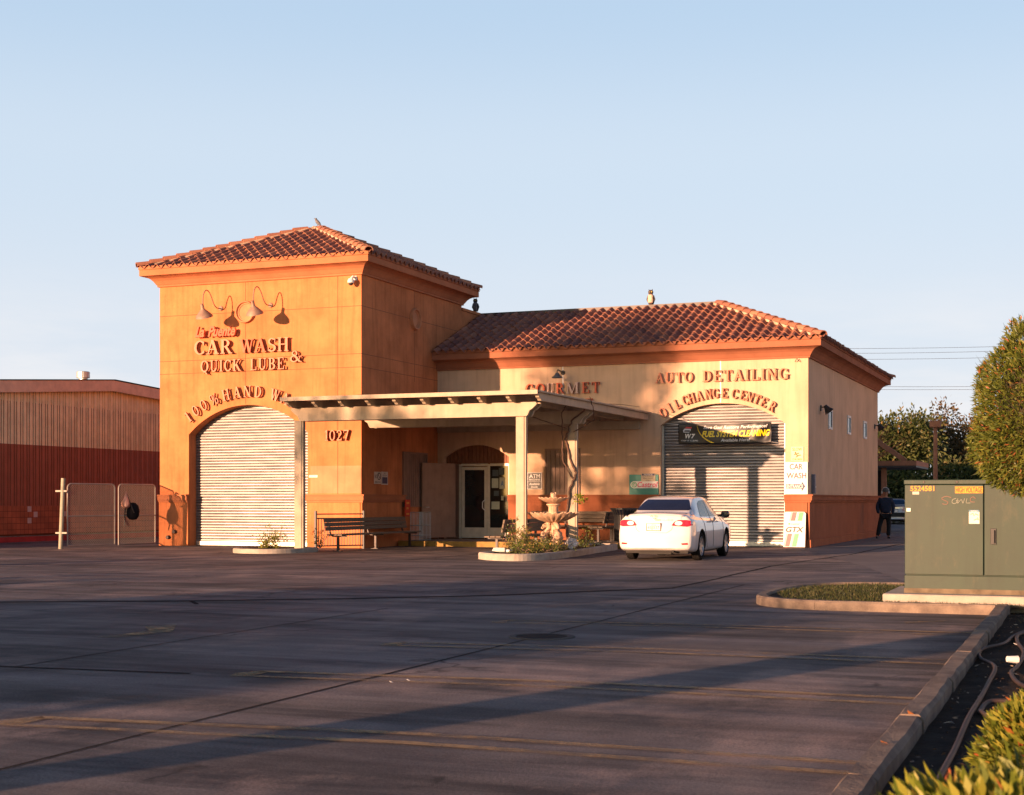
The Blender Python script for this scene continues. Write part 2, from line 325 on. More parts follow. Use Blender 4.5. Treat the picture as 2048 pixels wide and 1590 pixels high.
def ground_mat():
    m = bpy.data.materials.new('worn_pavement'); m.use_nodes = True; t = m.node_tree; n = t.nodes; l = t.links.new; b = n['Principled BSDF']
    g = n.new('ShaderNodeNewGeometry')
    def noise(scale, st=(1, 1, 1), det=8, ro=.6, off=(0, 0, 0)):
        mp_ = n.new('ShaderNodeMapping'); mp_.inputs['Scale'].default_value = st; mp_.inputs['Location'].default_value = off; l(g.outputs['Position'], mp_.inputs[0])
        z = n.new('ShaderNodeTexNoise'); z.inputs['Scale'].default_value = scale; z.inputs['Detail'].default_value = det; z.inputs['Roughness'].default_value = ro; l(mp_.outputs[0], z.inputs[0]); return z.outputs[0]
    def ramp(x, lo, hi, a=0., c=1.):
        r = n.new('ShaderNodeMapRange'); r.inputs[1].default_value = lo; r.inputs[2].default_value = hi; r.inputs[3].default_value = a; r.inputs[4].default_value = c; l(x, r.inputs[0]); return r.outputs[0]
    def mixc(f, a, c, mode='MIX'):
        x = n.new('ShaderNodeMix'); x.data_type = 'RGBA'; x.blend_type = mode
        for s, v in ((0, f), (6, a), (7, c)):
            if isinstance(v, tuple): x.inputs[s].default_value = (*v, 1)
            elif isinstance(v, float): x.inputs[s].default_value = v
            else: l(v, x.inputs[s])
        return x.outputs[2]
    c = mixc(ramp(noise(.22), .42, .58), (.08, .069, .069), (.15, .126, .122))
    c = mixc(ramp(noise(.9, (1, .35, 1), off=(3, 1, 0)), .42, .68), c, (.17, .142, .132))       # scuffed, drained lanes
    c = mixc(ramp(noise(1.1, (.3, 1.5, 1), 9, .68, (7, 2, 0)), .48, .64, 0., .85), c, (.034, .030, .032))   # oil drips along the stalls
    c = mixc(ramp(noise(.5, (1, .6, 1), 8, .7, (13, 5, 0)), .52, .62, 0., .8), c, (.24, .178, .155))    # bleached patches
    st_ = n.new('ShaderNodeMix'); st_.data_type = 'RGBA'; st_.blend_type = 'MULTIPLY'; st_.inputs[0].default_value = 1; l(c, st_.inputs[6]); l(ramp(noise(.8, (.22, 1.8, 1), 8, .66, (31, 9, 0)), .36, .64, .62, 1.38), st_.inputs[7]); c = st_.outputs[2]     # tyre-worn streaks along the stalls
    c = mixc(ramp(noise(110, det=3), .3, .7, .8, 1.18), c, (0, 0, 0), 'MIX') if False else c
    f = n.new('ShaderNodeMix'); f.data_type = 'RGBA'; f.blend_type = 'MULTIPLY'; f.inputs[0].default_value = 1; l(c, f.inputs[6]); l(ramp(noise(55, det=5, ro=.8), .3, .7, .38, 1.62), f.inputs[7])
    v = n.new('ShaderNodeTexVoronoi'); v.feature = 'DISTANCE_TO_EDGE'; v.inputs['Scale'].default_value = .33
    wob = n.new('ShaderNodeVectorMath'); wob.operation = 'ADD'; nzc = n.new('ShaderNodeTexNoise'); nzc.inputs['Scale'].default_value = 1.7; nzc.inputs['Detail'].default_value = 6; l(g.outputs['Position'], nzc.inputs[0])
    l(g.outputs['Position'], wob.inputs[0]); l(nzc.outputs[1], wob.inputs[1]); l(wob.outputs[0], v.inputs['Vector'])
    ck = ramp(v.outputs['Distance'], .0, .014, .3, 1.); hid = ramp(noise(.35, off=(21, 3, 0)), .52, .58)
    ck2 = n.new('ShaderNodeMix'); ck2.inputs[2].default_value = 1.; l(hid, ck2.inputs[0]); l(ck, ck2.inputs[3])
    f2 = mixc(1., f.outputs[2], (1., 1., 1.), 'MULTIPLY'); q = f2.node; l(ck2.outputs[0], q.inputs[7])
    vs_ = n.new('ShaderNodeTexVoronoi'); vs_.inputs['Scale'].default_value = 1.7; l(g.outputs['Position'], vs_.inputs['Vector'])
    f2 = mixc(ramp(vs_.outputs['Distance'], .02, .035, .5, 0.), f2, (.3, .26, .24))          # old gum and specks
    vo = n.new('ShaderNodeTexVoronoi'); vo.inputs['Scale'].default_value = .55; w2 = n.new('ShaderNodeVectorMath'); w2.operation = 'ADD'; nz2 = n.new('ShaderNodeTexNoise'); nz2.inputs['Scale'].default_value = 3.1; nz2.inputs['Detail'].default_value = 5; l(g.outputs['Position'], nz2.inputs[0])
    sc2 = n.new('ShaderNodeVectorMath'); sc2.operation = 'SCALE'; sc2.inputs['Scale'].default_value = .5; l(nz2.outputs[1], sc2.inputs[0]); l(g.outputs['Position'], w2.inputs[0]); l(sc2.outputs[0], w2.inputs[1]); l(w2.outputs[0], vo.inputs['Vector'])
    f2 = mixc(ramp(vo.outputs['Distance'], .1, .24, .6, 0.), f2, (.03, .025, .026))          # oil spots
    l(f2, b.inputs['Base Color']); b.inputs['Specular IOR Level'].default_value = .25
    l(ramp(noise(.8, (.3, 1.5, 1), off=(7, 2, 0)), .4, .7, .9, .62), b.inputs['Roughness'])
    bp = n.new('ShaderNodeBump'); bp.inputs['Strength'].default_value = .5; bp.inputs['Distance'].default_value = .012; l(noise(70, det=5, ro=.7), bp.inputs['Height']); l(bp.outputs[0], b.inputs['Normal'])
    return m
M['ground'] = ground_mat()
def worn_paint(name, col, lo=.35, hi=.6):
    m = mat(name, col, .8, .1, 8); t = m.node_tree; n = t.nodes; l = t.links.new
    g = n.new('ShaderNodeNewGeometry'); z = n.new('ShaderNodeTexNoise'); z.inputs['Scale'].default_value = 2.2; z.inputs['Detail'].default_value = 9; z.inputs['Roughness'].default_value = .72; l(g.outputs['Position'], z.inputs[0])
    r = n.new('ShaderNodeMapRange'); r.inputs[1].default_value = lo; r.inputs[2].default_value = hi; r.inputs[3].default_value = 0; r.inputs[4].default_value = .8; l(z.outputs[0], r.inputs[0])
    l(r.outputs[0], n['Principled BSDF'].inputs['Alpha']); return m
M['paint'] = worn_paint('worn_yellow_line', (.40, .25, .11))
M['sealant'] = plain('joint_sealant', (.007, .006, .007), .95, spec=.1)

# ------------------------------------------------------------------ ground
def sheet(name, pts, z, m, kind='structure'):
    o = MB().add([(x, y, z) for x, y in pts], [tuple(range(len(pts)))]).build(name, m); tag(o, kind=kind); return o
sheet('ground', [(-500, -200), (500, -200), (500, 900), (-500, 900)], 0, M['ground'])

def joint_line(pts, w=.022):
    mb = MB()
    for (a, b) in zip(pts[:-1], pts[1:]):
        a = Vector(a); b = Vector(b); d = (b - a).normalized(); nn = Vector((-d.y, d.x)) * w / 2; k = max(1, int((b - a).length / 1.2)); P = []
        for i in range(k + 1):
            p = a + (b - a) * i / k + nn * random.uniform(-.5, .5); P.append((p + nn * random.uniform(.7, 1.2), p - nn * random.uniform(.7, 1.2)))
        for i in range(k): mb.quad((*P[i][0], .004), (*P[i][1], .004), (*P[i + 1][1], .004), (*P[i + 1][0], .004))
    tag(mb.build('pavement_joint', M['sealant']), kind='structure')
joint_line([(-5.15, 3), (-5.15, 13.3), (-5.2, 23.2)], .024)
joint_line([(-26, 6.4), (-13.565, 15.557), (-11.575, 16.597), (-9.565, 17.948), (-7.98, 19.24), (-6.04, 21.9)], .17)
joint_line([(-6.04, 21.9), (-6.05, 25), (-6.15, 30), (-5.6, 37), (-5.3, 60)], .07)
joint_line([(-20, 9.4), (-8.343, 9.568), (-6.6, 9.73)], .05)
joint_line([(-8.2, 9.6), (-8.25, 16.5)], .02)
joint_line([(-9.2, 33.6), (-6.9, 44), (-6.7, 56)], .025)
joint_line([(-11.3, 16.7), (-10.9, 16.2)], .07)
joint_line([(-30, 17), (-14.5, 30), (-14.3, 38.5)], .05)

def paint_poly(polys, name='parking_line', m=None):
    mb = MB()
    for p in polys: mb.add([(x, y, .008) for x, y in p], [tuple(range(len(p)))])
    tag(mb.build(name, m or M['paint']), kind='structure')
for y0, x1 in ((7.03, -1.1), (9.66, -1.1), (12.22, -1.1), (14.95, -1.1), (4.45, -1.1)):
    dy = .31; w = .10; t = .3
    lo = [(-6.2, y0), (-3.6, y0 + t), (x1, y0 + t), (x1, y0 + t + w), (-3.6, y0 + t + w), (-6.05, y0 + w)]
    hi = [(-6.15, y0 + dy), (-3.6, y0 + t + dy), (x1, y0 + t + dy), (x1, y0 + t + dy + w), (-3.6, y0 + t + dy + w), (-6.15, y0 + dy + w)]
    tip = [(-6.2, y0), (-6.05, y0 + w), (-6.05, y0 + dy), (-6.15, y0 + dy + w), (-6.26, y0 + .18)]
    paint_poly([lo, hi, tip])
paint_poly([[(-9.2, 11.9), (-9.0, 12.0), (-8.84, 12.7), (-9.3, 13.45), (-9.47, 13.1), (-9.12, 12.7)]], 'arrow_marking')
paint_poly([[(-1.9, 16.6), (-1.55, 17.0), (-1.5, 17.1), (-1.95, 16.75)]], 'arrow_marking')

t = thing('manhole_cover', 'round iron manhole cover flush in the pavement on the long dark joint', 'manhole cover', (-5.1, 13.62, 0))
MB().lathe([(0, .012), (.24, .012), (.25, .006), (.25, .0)], (-5.1, 13.62, 0), 28).build('lid', mat('rusty_iron', (.03, .025, .025), .95, .2, 20, spec=.1), t)
MB().lathe([(.26, .0), (.26, .011), (.33, .011), (.335, 0)], (-5.1, 13.62, 0), 28).build('frame', mat('manhole_collar', (.10, .088, .084), .95, spec=.1), t)

# kerbs ------------------------------------------------------------------
def smooth_poly(pts, k=6, closed=True):
    n = len(pts); out = []
    for i in range(n if closed else n - 1):
        p0, p1, p2, p3 = [Vector((*pts[j % n],)) if closed else Vector(pts[min(max(j, 0), n - 1)]) for j in (i - 1, i, i + 1, i + 2)]
        for j in range(k):
            u = j / k; q = .5 * ((2 * p1) + (p2 - p0) * u + (2 * p0 - 5 * p1 + 4 * p2 - p3) * u * u + (3 * p1 - p0 - 3 * p2 + p3) * u ** 3); out.append((q.x, q.y))
    if not closed: out.append(tuple(pts[-1]))
    return out
def kerb(name, pts, w, h, m, closed=True, ch=.025, wob=0.):
    """kerb stone run: pts is the outer line, body lies to its left"""
    n = len(pts); mb = MB(); rings = []
    for i in range(n):
        a = Vector(pts[(i - 1) % n] if closed or i else pts[0]); b = Vector(pts[(i + 1) % n] if closed or i < n - 1 else pts[-1])
        d = (b - a).normalized(); nn = Vector((-d.y, d.x)); p = Vector(pts[i]); j = lambda: random.uniform(-wob, wob)
        s = [(0, -.02), (.0, h - ch + j()), (ch * .8 + j(), h + j() * .5), (w - ch * .8 + j(), h + j() * .5), (w + j(), h - ch), (w, -.02)]
        rings.append([(p.x + nn.x * u, p.y + nn.y * u, z) for u, z in s])
    for i in range(n if closed else n - 1):
        A = rings[i]; B = rings[(i + 1) % n]
        for k in range(5): mb.quad(A[k], A[k + 1], B[k + 1], B[k])
    if not closed: mb.add(rings[0], [tuple(range(6))]); mb.add(rings[-1], [tuple(range(6))])
    return tag(mb.build(name, m, smooth=False), kind='structure')
isl = [(-1.06, 18.2), (-2.4, 18.2), (-3.2, 18.22), (-3.78, 18.5), (-4.12, 19.1), (-4.2, 20.2), (-4.08, 21.5), (-3.7, 22.35), (-3.0, 22.7), (-1.6, 22.72), (4.0, 22.7)]
ip = [(p[0], p[1]) for p in smooth_poly(isl, 5, False)][::-1]
for k0 in range(0, len(ip) - 1, 10): seg_ = ip[k0:k0 + 11]; seg_[0] = tuple(Vector(seg_[0]).lerp(Vector(seg_[1]), .02)); kerb('kerb', seg_, .15, .12, M['conc'], False, wob=.004)
for k in range(10):
    y0 = -1 + k * 1.934; ky = np.linspace(y0 + .006, y0 + 1.928, 7); kerb('kerb', [(-.9 + random.uniform(-.006, .006), y) for y in ky], .155, .125 + random.uniform(-.004, .004), M['conc'], False, .03, .006)
p2 = smooth_poly([(-13.3, 31.6), (-13.05, 30.9), (-12.6, 30.45), (-12.0, 30.28), (-11.65, 30.7), (-11.5, 31.5), (-11.6, 33.5), (-11.85, 35.7), (-12.15, 38.4), (-12.6, 38.9), (-13.2, 38.6), (-13.35, 35)], 5)
kerb('planter_kerb', p2, .15, .16, M['conc2'], wob=.003)
p1 = smooth_poly([(-20.95, 33.2), (-20.75, 32.5), (-20.3, 32.12), (-19.7, 32.05), (-19.25, 32.4), (-18.98, 33.1), (-19.1, 34.0), (-20.5, 34.2)], 5)
kerb('planter_kerb', p1, .13, .12, M['conc2'], wob=.003)
sheet('planter_soil', [(p[0] * .96 + -12.4 * .04, p[1] * .985 + 34.5 * .015) for p in p2], .11, M['soil'])
sheet('planter_soil', [(p[0] * .94 - 19.9 * .06, p[1] * .96 + 33.1 * .04) for p in p1], .11, M['soil'])
# planting bed beside the long kerb, a slightly lumpy sheet
nx, ny = 22, 90; V = []; Fc = []
for j in range(ny + 1):
    for i in range(nx + 1):
        V.append((-.91 + 4.4 * i / nx, -1.5 + 19.6 * j / ny, .02 + random.uniform(-.012, .02) * (i > 0)))
for j in range(ny):
    for i in range(nx): a = j * (nx + 1) + i; Fc.append((a, a + 1, a + nx + 2, a + nx + 1))
tag(MB().add(V, Fc).build('planting_bed', M['soil'], smooth=True), kind='structure')
gi = smooth_poly(isl[1:], 4, False)
sheet('island_soil', [(p[0] + (.1 if p[0] < -3 else 0), min(max(p[1], 18.3), 22.62)) for p in gi] + [(4, 18.3)], .085, M['soil'])
# raised walkway along the shop front with a yellow edge
tag(MB().box(-19.2, -12.0, 39.12, 42.05, -.05, .15).build('walkway', M['walk']), kind='structure')
tag(MB().box(-19.2, -12.0, 39.05, 39.12, -.05, .155).build('walkway_edge', M['yellow']), kind='structure')
# drive apron on the right of the building
sheet('driveway', [(-7.4, 40.5), (-4.2, 30), (-2.5, 23.5), (6, 23.5), (6, 80), (-6.6, 80), (-7.35, 57)], .004, mat('driveway_concrete', (.18, .155, .15), .9, .14, .7, bump=.3, bscale=50, col2=(.12, .105, .105), spec=.2))

# ------------------------------------------------------------------ car wash building
bld = thing('car_wash_building', 'orange stucco tower joined to a cream wing, both under red clay tile roofs', 'building', (-17, 46, 0))
TX0, TX1, TY0, TY1, TZ = -26.13, -19.3, 36.9, 44.0, 7.85
WX0, WX1, WY0, WY1, WZ = -19.3, -7.57, 42.1, 56.8, 5.52

def arch_z(x, a, b, zs, zt):
    c = (a + b) / 2; h = (b - a) / 2; r = zt - zs; Rr = (h * h + r * r) / (2 * r); return zt - Rr + math.sqrt(max(Rr * Rr - (x - c) ** 2, 0))
def wall_with_arches(mb, x0, x1, z0, z1, y, ops, dep):
    """ops: (a, b, zspring, ztop)"""
    x = x0
    for a, b, zs, zt in ops:
        mb.quad((x, y, z0), (a, y, z0), (a, y, z1), (x, y, z1)); n = 22
        for i in range(n):
            u0 = a + (b - a) * i / n; u1 = a + (b - a) * (i + 1) / n; q0 = arch_z(u0, a, b, zs, zt); q1 = arch_z(u1, a, b, zs, zt)
            mb.quad((u0, y, q0), (u1, y, q1), (u1, y, z1), (u0, y, z1)); mb.quad((u0, y, q0), (u0, y + dep, q0), (u1, y + dep, q1), (u1, y, q1))
        mb.quad((a, y, z0), (a, y + dep, z0), (a, y + dep, zs), (a, y, zs)); mb.quad((b, y, z0), (b, y, zs), (b, y + dep, zs), (b, y + dep, z0)); x = b
    mb.quad((x, y, z0), (x1, y, z0), (x1, y, z1), (x, y, z1))
tw = MB(); TO = (-25.1, -21.04, 3.33, 4.17)
wall_with_arches(tw, TX0, TX1, 0, TZ, TY0, [TO], .42)
tw.quad((TX1, TY0, 0), (TX1, TY1, 0), (TX1, TY1, TZ), (TX1, TY0, TZ)); tw.quad((TX0, TY1, 0), (TX0, TY0, 0), (TX0, TY0, TZ), (TX0, TY1, TZ)); tw.quad((TX1, TY1, 0), (TX0, TY1, 0), (TX0, TY1, TZ), (TX1, TY1, TZ))
tw.box(TX0 + .02, TX1 - .003, TY1 + .003, WY1, 0, 7.62)               # flat-roofed block behind, its parapet
tw.box(TX0, TX1 + .03, TY1 + .01, WY1 + .03, 7.63, 7.72)
tw.build('tower_wall', M['tower'], bld, fix=False)
ww = MB(); ENT = (-19.08, -16.86, 2.72, 3.1); BAY = (-11.97, -8.24, 3.6, 4.22)
wall_with_arches(ww, WX0, WX1, 0, WZ, WY0, [ENT, BAY], .3)
ww.quad((WX1, WY0, 0), (WX1, WY1, 0), (WX1, WY1, WZ), (WX1, WY0, WZ)); ww.quad((WX1, WY1, 0), (WX0, WY1, 0), (WX0, WY1, WZ), (WX1, WY1, WZ))
ww.build('wing_wall', M['wing'], bld, fix=False)
# wainscot, ledges, plinth
def ledge(mb, x0, x1, y0, y1, ex=(1, 1)):
    pass
def front_run(mbw, mbl, x0, x1, y, r):
    mbw.box(x0, x1, y - .05, y + .02, 0, 1.30); e = .0
    mbl.box(x0, x1 + (.09 if r else 0), y - .09, y + .02, 1.30, 1.36); mbl.box(x0, x1 + (.13 if r else 0), y - .13, y + .02, 1.36, 1.49); mbl.box(x0, x1 + (.16 if r else 0), y - .16, y + .02, 1.49, 1.53)
a = MB(); l_ = MB(); front_run(a, l_, TX0, TO[0], TY0, False); a.build('tower_wainscot', M['tower'], bld); l_.build('tower_ledge', M['tower_trim'], bld); a = MB(); l_ = MB(); front_run(a, l_, TO[1], TX1, TY0, True)
a.box(TX1 - .02, TX1 + .05, TY0 - .05, 39.43, 0, 1.298)
for o, z0, z1 in ((.09, 1.302, 1.358), (.13, 1.362, 1.488), (.16, 1.492, 1.528)): l_.box(TX1 - .02, TX1 + o, TY0 + .02, 39.43 + o * .6, z0, z1)
a.build('tower_wainscot', M['tower'], bld); l_.build('tower_ledge', M['tower_trim'], bld)
a = MB(); l_ = MB(); front_run(a, l_, WX0 + .06, ENT[0], WY0, False); front_run(a, l_, ENT[1], BAY[0], WY0, False); a.build('wing_wainscot', M['wains'], bld); l_.build('wing_ledge', M['wains'], bld); a = MB(); l_ = MB(); front_run(a, l_, BAY[1], WX1, WY0, True)
a.box(WX1 - .02, WX1 + .05, WY0 - .05, WY1 + .05, .22, 1.298); a.box(WX1 - .02, WX1 + .085, WY0 - .052, WY1 + .06, 0, .22)
for o, z0, z1 in ((.09, 1.302, 1.358), (.13, 1.362, 1.488), (.16, 1.492, 1.528)): l_.box(WX1 - .02, WX1 + o, WY0 + .02, WY1 + o, z0, z1)
a.build('wing_wainscot', M['wains'], bld); l_.build('wing_ledge', M['wains'], bld)
# stucco joints
j = MB()
for x in (-23.13, -20.06): j.box(x - .008, x + .008, TY0 - .003, TY0 + .01, (4.2 if x < -22 else 1.54), 7.78)
for z in (6.905, 5.542, 5.16): j.box(TX0, TX1, TY0 - .003, TY0 + .01, z - .007, z + .007); j.box(TX1 - .01, TX1 + .003, TY0, TY1, z - .007, z + .007)
j.box(TX1 - .01, TX1 + .0035, 40.39, 40.405, 5.0, 7.78)
j.build('stucco_joint', M['joint'], bld)
MB().box(-20.95, TX1 - .002, TY0 - .0025, TY0 + .01, 1.56, 2.35).build('paint_patch', mat('repainted_stucco', (.60, .24, .13), .9, .08, 1.5, streak=.15, spec=.15), bld)
MB().box(-21.0, -20.72, TY0 - .004, TY0 + .01, 2.02, 2.09).build('paint_scrape', plain('bare_white', (.7, .66, .6), .8), bld)
j = MB()
for x, z0 in ((-15.07, 3.9), (-10.14, 4.24)): MB().box(x - .018, x + .018, WY0 - .006, WY0 + .01, z0, 5.5).build('wall_reveal', M['whitejoint'], bld)

def ring_sweep(mb, x0, x1, y0, y1, prof):
    P = []
    for o, z in prof: P.append([(x0 - o, y0 - o, z), (x1 + o, y0 - o, z), (x1 + o, y1 + o, z), (x0 - o, y1 + o, z)])
    for A, B in zip(P[:-1], P[1:]):
        for k in range(4): mb.quad(A[k], A[(k + 1) % 4], B[(k + 1) % 4], B[k])
pr = lambda z: [(.0, z), (.055, z), (.06, z + .055), (.075, z + .06), (.10, z + .10), (.145, z + .17), (.21, z + .235), (.29, z + .275), (.34, z + .285), (.34, z + .30), (.43, z + .30), (.435, z + .315), (.435, z + .47), (.425, z + .485), (.455, z + .487), (.455, z + .585), (.2, z + .59)]
c = MB(); ring_sweep(c, TX0, TX1, TY0, TY1, pr(7.79)); c.build('tower_cornice', M['tower_trim'], bld, fix=False)
c = MB(); ring_sweep(c, WX0 - 1, WX1, WY0, WY1, pr(5.47)); c.build('wing_cornice', M['wing_trim'], bld, fix=False)

# ---- clay tile roofs
def tile_mat():
    m = mat('clay_tile', (.27, .115, .085), .85, .12, 3, spec=.2, bump=.15, bscale=30); n = m.node_tree.nodes; l = m.node_tree.links.new
    at = n.new('ShaderNodeAttribute'); at.attribute_name = 'tint'; cr = n.new('ShaderNodeValToRGB'); e = cr.color_ramp.elements
    for i, (p, cc) in enumerate([(0, (.16, .07, .058)), (.4, (.27, .115, .08)), (.75, (.36, .15, .085)), (1, (.46, .22, .13))]):
        if i > 1: e.new(p)
    for el, (p, cc) in zip(e, [(0, (.16, .07, .058)), (.4, (.27, .115, .08)), (.75, (.36, .15, .085)), (1, (.46, .22, .13))]): el.position = p; el.color = (*cc, 1)
    l(at.outputs['Fac'], cr.inputs[0]); src = n['Principled BSDF'].inputs['Base Color'].links[0].from_socket
    mxx = n.new('ShaderNodeMix'); mxx.data_type = 'RGBA'; mxx.blend_type = 'MIX'; mxx.inputs[0].default_value = .7; l(src, mxx.inputs[6]); l(cr.outputs[0], mxx.inputs[7]); l(mxx.outputs[2], n['Principled BSDF'].inputs['Base Color'])
    return m
M['tile'] = tile_mat(); M['mortar'] = mat('roof_mortar', (.5, .38, .27), .95, .15, 5)
TP = [(i / 10, (.088 * math.sin(PI * (i / 10) / .62) if i / 10 <= .62 else -.03 * math.sin(PI * (i / 10 - .62) / .38))) for i in range(11)]
def tiles(p0, p1, inward, slope, run, umin, umax, sp=.305, ex=.40):
    """p0->p1 eave line; inward horizontal unit; umin(v)/umax(v) plan limits along eave at plan depth v"""
    p0 = Vector(p0); p1 = Vector(p1); U = (p1 - p0).normalized(); Ln = (p1 - p0).length; I = Vector(inward)
    ca = 1 / math.hypot(1, slope); up = (I + Vector((0, 0, slope))).normalized(); nrm = (Vector((0, 0, 1)) - I * slope).normalized()
    nrow = int(math.ceil(run / ca / ex)); ncol = int(Ln / sp) + 1; V = []; F = []; T = []
    for r in range(nrow):
        v0 = r * ex; v1 = min((r + 1) * ex + .05, run / ca)
        for cix in range(ncol):
            u0 = cix * sp; pl = (v0 + .2) * ca; um, ux = umin(pl), umax(pl)
            if u0 + sp < um or u0 > ux: continue
            tint = min(1, max(0, random.gauss(.45, .22))); b = len(V); lift = random.uniform(-.012, .014); sk = random.uniform(-.016, .016)
            for (v, dz) in ((v0, .045 + lift), (v1, .012), (v0, .022 + lift)):
                pv = v * ca; um2, ux2 = umin(pv), umax(pv)
                for s, z in TP:
                    u = min(max(u0 + s * sp + (sk if v == v0 else 0), um2), ux2)
                    V.append(p0 + U * u + up * v + nrm * (z + dz)); T.append(tint)
            k = len(TP)
            for i in range(k - 1):
                F.append((b + i, b + i + 1, b + k + i + 1, b + k + i)); F.append((b + 2 * k + i, b + 2 * k + i + 1, b + i + 1, b + i))
    return V, F, T
def tile_obj(name, parts, parent):
    V = []; F = []; T = []
    for v, f, t in parts:
        b = len(V); V += v; F += [[b + i for i in q] for q in f]; T += t
    me = bpy.data.meshes.new(name); me.from_pydata([p[:] for p in V], [], F); at = me.attributes.new('tint', 'FLOAT', 'POINT'); at.data.foreach_set('value', T); me.update()
    return link_mesh(name, me, M['tile'], parent)
def hip_caps(a, b, rad=.13, L=.42):
    a = Vector(a); b = Vector(b); d = (b - a); n = int(d.length / L); d.normalize(); sd = d.cross(Vector((0, 0, 1))).normalized(); up = sd.cross(d).normalized(); V = []; F = []; T = []
    for i in range(n):
        q0 = a + d * (i * L); q1 = a + d * min((i + 1) * L + .06, (b - a).length); t_ = min(1, max(0, random.gauss(.7, .2))); bs = len(V); k = 9
        for q, rr, h in ((q0, rad, .035), (q1, rad * .86, .0), (q0, rad - .025, .035)):
            for j in range(k):
                an = PI * (1.0 - j / (k - 1)) if True else 0
                V.append(q + sd * (rr * math.cos(an) * 1.05) + up * (rr * math.sin(an) * 1.0 + h - .02)); T.append(t_)
        for j in range(k - 1): F.append((bs + j, bs + j + 1, bs + k + j + 1, bs + k + j)); F.append((bs + 2 * k + j, bs + 2 * k + j + 1, bs + j + 1, bs + j))
    return V, F, T
def mortar_strip(mb, a, b, w=.15, h=.07):
    mb.bar(Vector(a) + Vector((0, 0, -.005)), Vector(b) + Vector((0, 0, -.005)), w * 2, h)
# tower pyramid
e = .48; X0, X1, Y0, Y1 = TX0 - e, TX1 + e, TY0 - e, TY1 + e; zE = 8.29; cxy = ((X0 + X1) / 2, (Y0 + Y1) / 2); zA = 9.93; sx_ = (zA - zE) / (cxy[0] - X0); sy_ = (zA - zE) / (cxy[1] - Y0)
Wx = X1 - X0; Wy = Y1 - Y0; cl = lambda v, k: v * k
kx = (Wx / 2) / (Wy / 2)
parts = [tiles((X0, Y0, zE), (X1, Y0, zE), (0, 1, 0), sy_, Wy / 2, lambda v: v * kx, lambda v: Wx - v * kx),
         tiles((X1, Y0, zE), (X1, Y1, zE), (-1, 0, 0), sx_, Wx / 2, lambda v: v / kx, lambda v: Wy - v / kx),
         tiles((X1, Y1, zE), (X0, Y1, zE), (0, -1, 0), sy_, Wy / 2, lambda v: v * kx, lambda v: Wx - v * kx),
         tiles((X0, Y1, zE), (X0, Y0, zE), (1, 0, 0), sx_, Wx / 2, lambda v: v / kx, lambda v: Wy - v / kx)]
tr = tile_obj('tower_roof', parts, bld)
AP = (cxy[0], cxy[1], zA + .06); cs = [(X0, Y0), (X1, Y0), (X1, Y1), (X0, Y1)]
for x, y in cs: tile_obj('ridge_cap', [hip_caps((x, y, zE + .07), AP)], tr)
for x, y in cs:
    mb = MB(); mortar_strip(mb, (x + (.25 if x < cxy[0] else -.25), y + (.25 if y < cxy[1] else -.25), zE + .13), AP); mb.build('roof_mortar', M['mortar'], tr)
mb = MB(); mb.add([(X0 + .1, Y0 + .1, zE), (X1 - .1, Y0 + .1, zE), (X1 - .1, Y1 - .1, zE), (X0 + .1, Y1 - .1, zE), (cxy[0], cxy[1], zA - .06)], [(0, 1, 4), (1, 2, 4), (2, 3, 4), (3, 0, 4), (3, 2, 1, 0)])
mb.build('roof_deck', M['tower_trim'], tr)
# wing: sloping front and right planes up to a dark ridge flashing, flat roof behind
e = .52; X0, X1, Y0, Y1 = WX0, WX1 + e, WY0 - e, WY1 + e; zE = 5.97; rn = 4.05; sl = .405; zR = zE + rn * sl
Lx = X1 - X0; Ly = Y1 - Y0
parts = [tiles((X0, Y0, zE), (X1, Y0, zE), (0, 1, 0), sl, rn, lambda v: 0, lambda v: Lx - v), tiles((X1, Y0, zE), (X1, Y1, zE), (-1, 0, 0), sl, rn, lambda v: v, lambda v: Ly - v),
         tiles((X1, Y1, zE), (X0, Y1, zE), (0, -1, 0), sl, rn, lambda v: v, lambda v: Lx)]
wr = tile_obj('wing_roof', parts, bld)
tile_obj('ridge_cap', [hip_caps((X1, Y0, zE + .07), (X1 - rn, Y0 + rn, zR + .07))], wr); tile_obj('ridge_cap', [hip_caps((X1, Y1, zE + .07), (X1 - rn, Y1 - rn, zR + .07))], wr)
mb = MB(); mortar_strip(mb, (X1 - .3, Y0 + .3, zE + .15), (X1 - rn, Y0 + rn, zR + .03)); mb.build('roof_mortar', M['mortar'], wr); mb = MB(); mortar_strip(mb, (X1 - .3, Y1 - .3, zE + .15), (X1 - rn, Y1 - rn, zR + .03)); mb.build('roof_mortar', M['mortar'], wr)
mb = MB(); mb.add([(X0, Y0 + .1, zE), (X1 - .1, Y0 + .1, zE), (X1 - .1, Y1 - .1, zE), (X0, Y1 - .1, zE), (X0, Y0 + rn, zR - .06), (X1 - rn, Y0 + rn, zR - .06), (X1 - rn, Y1 - rn, zR - .06), (X0, Y1 - rn, zR - .06)],
                  [(0, 1, 5, 4), (1, 2, 6, 5), (2, 3, 7, 6), (4, 5, 6, 7)]); mb.build('roof_deck', M['wing_trim'], wr)
mb = MB(); mb.box(X0 + .02, X1 - rn + .05, Y0 + rn - .03, Y0 + rn + .14, zR - .02, zR + .11); mb.box(X1 - rn - .1, X1 - rn + .04, Y0 + rn + .14, Y1 - rn, zR - .02, zR + .1); mb.build('ridge_flashing', M['darkmetal'], wr)

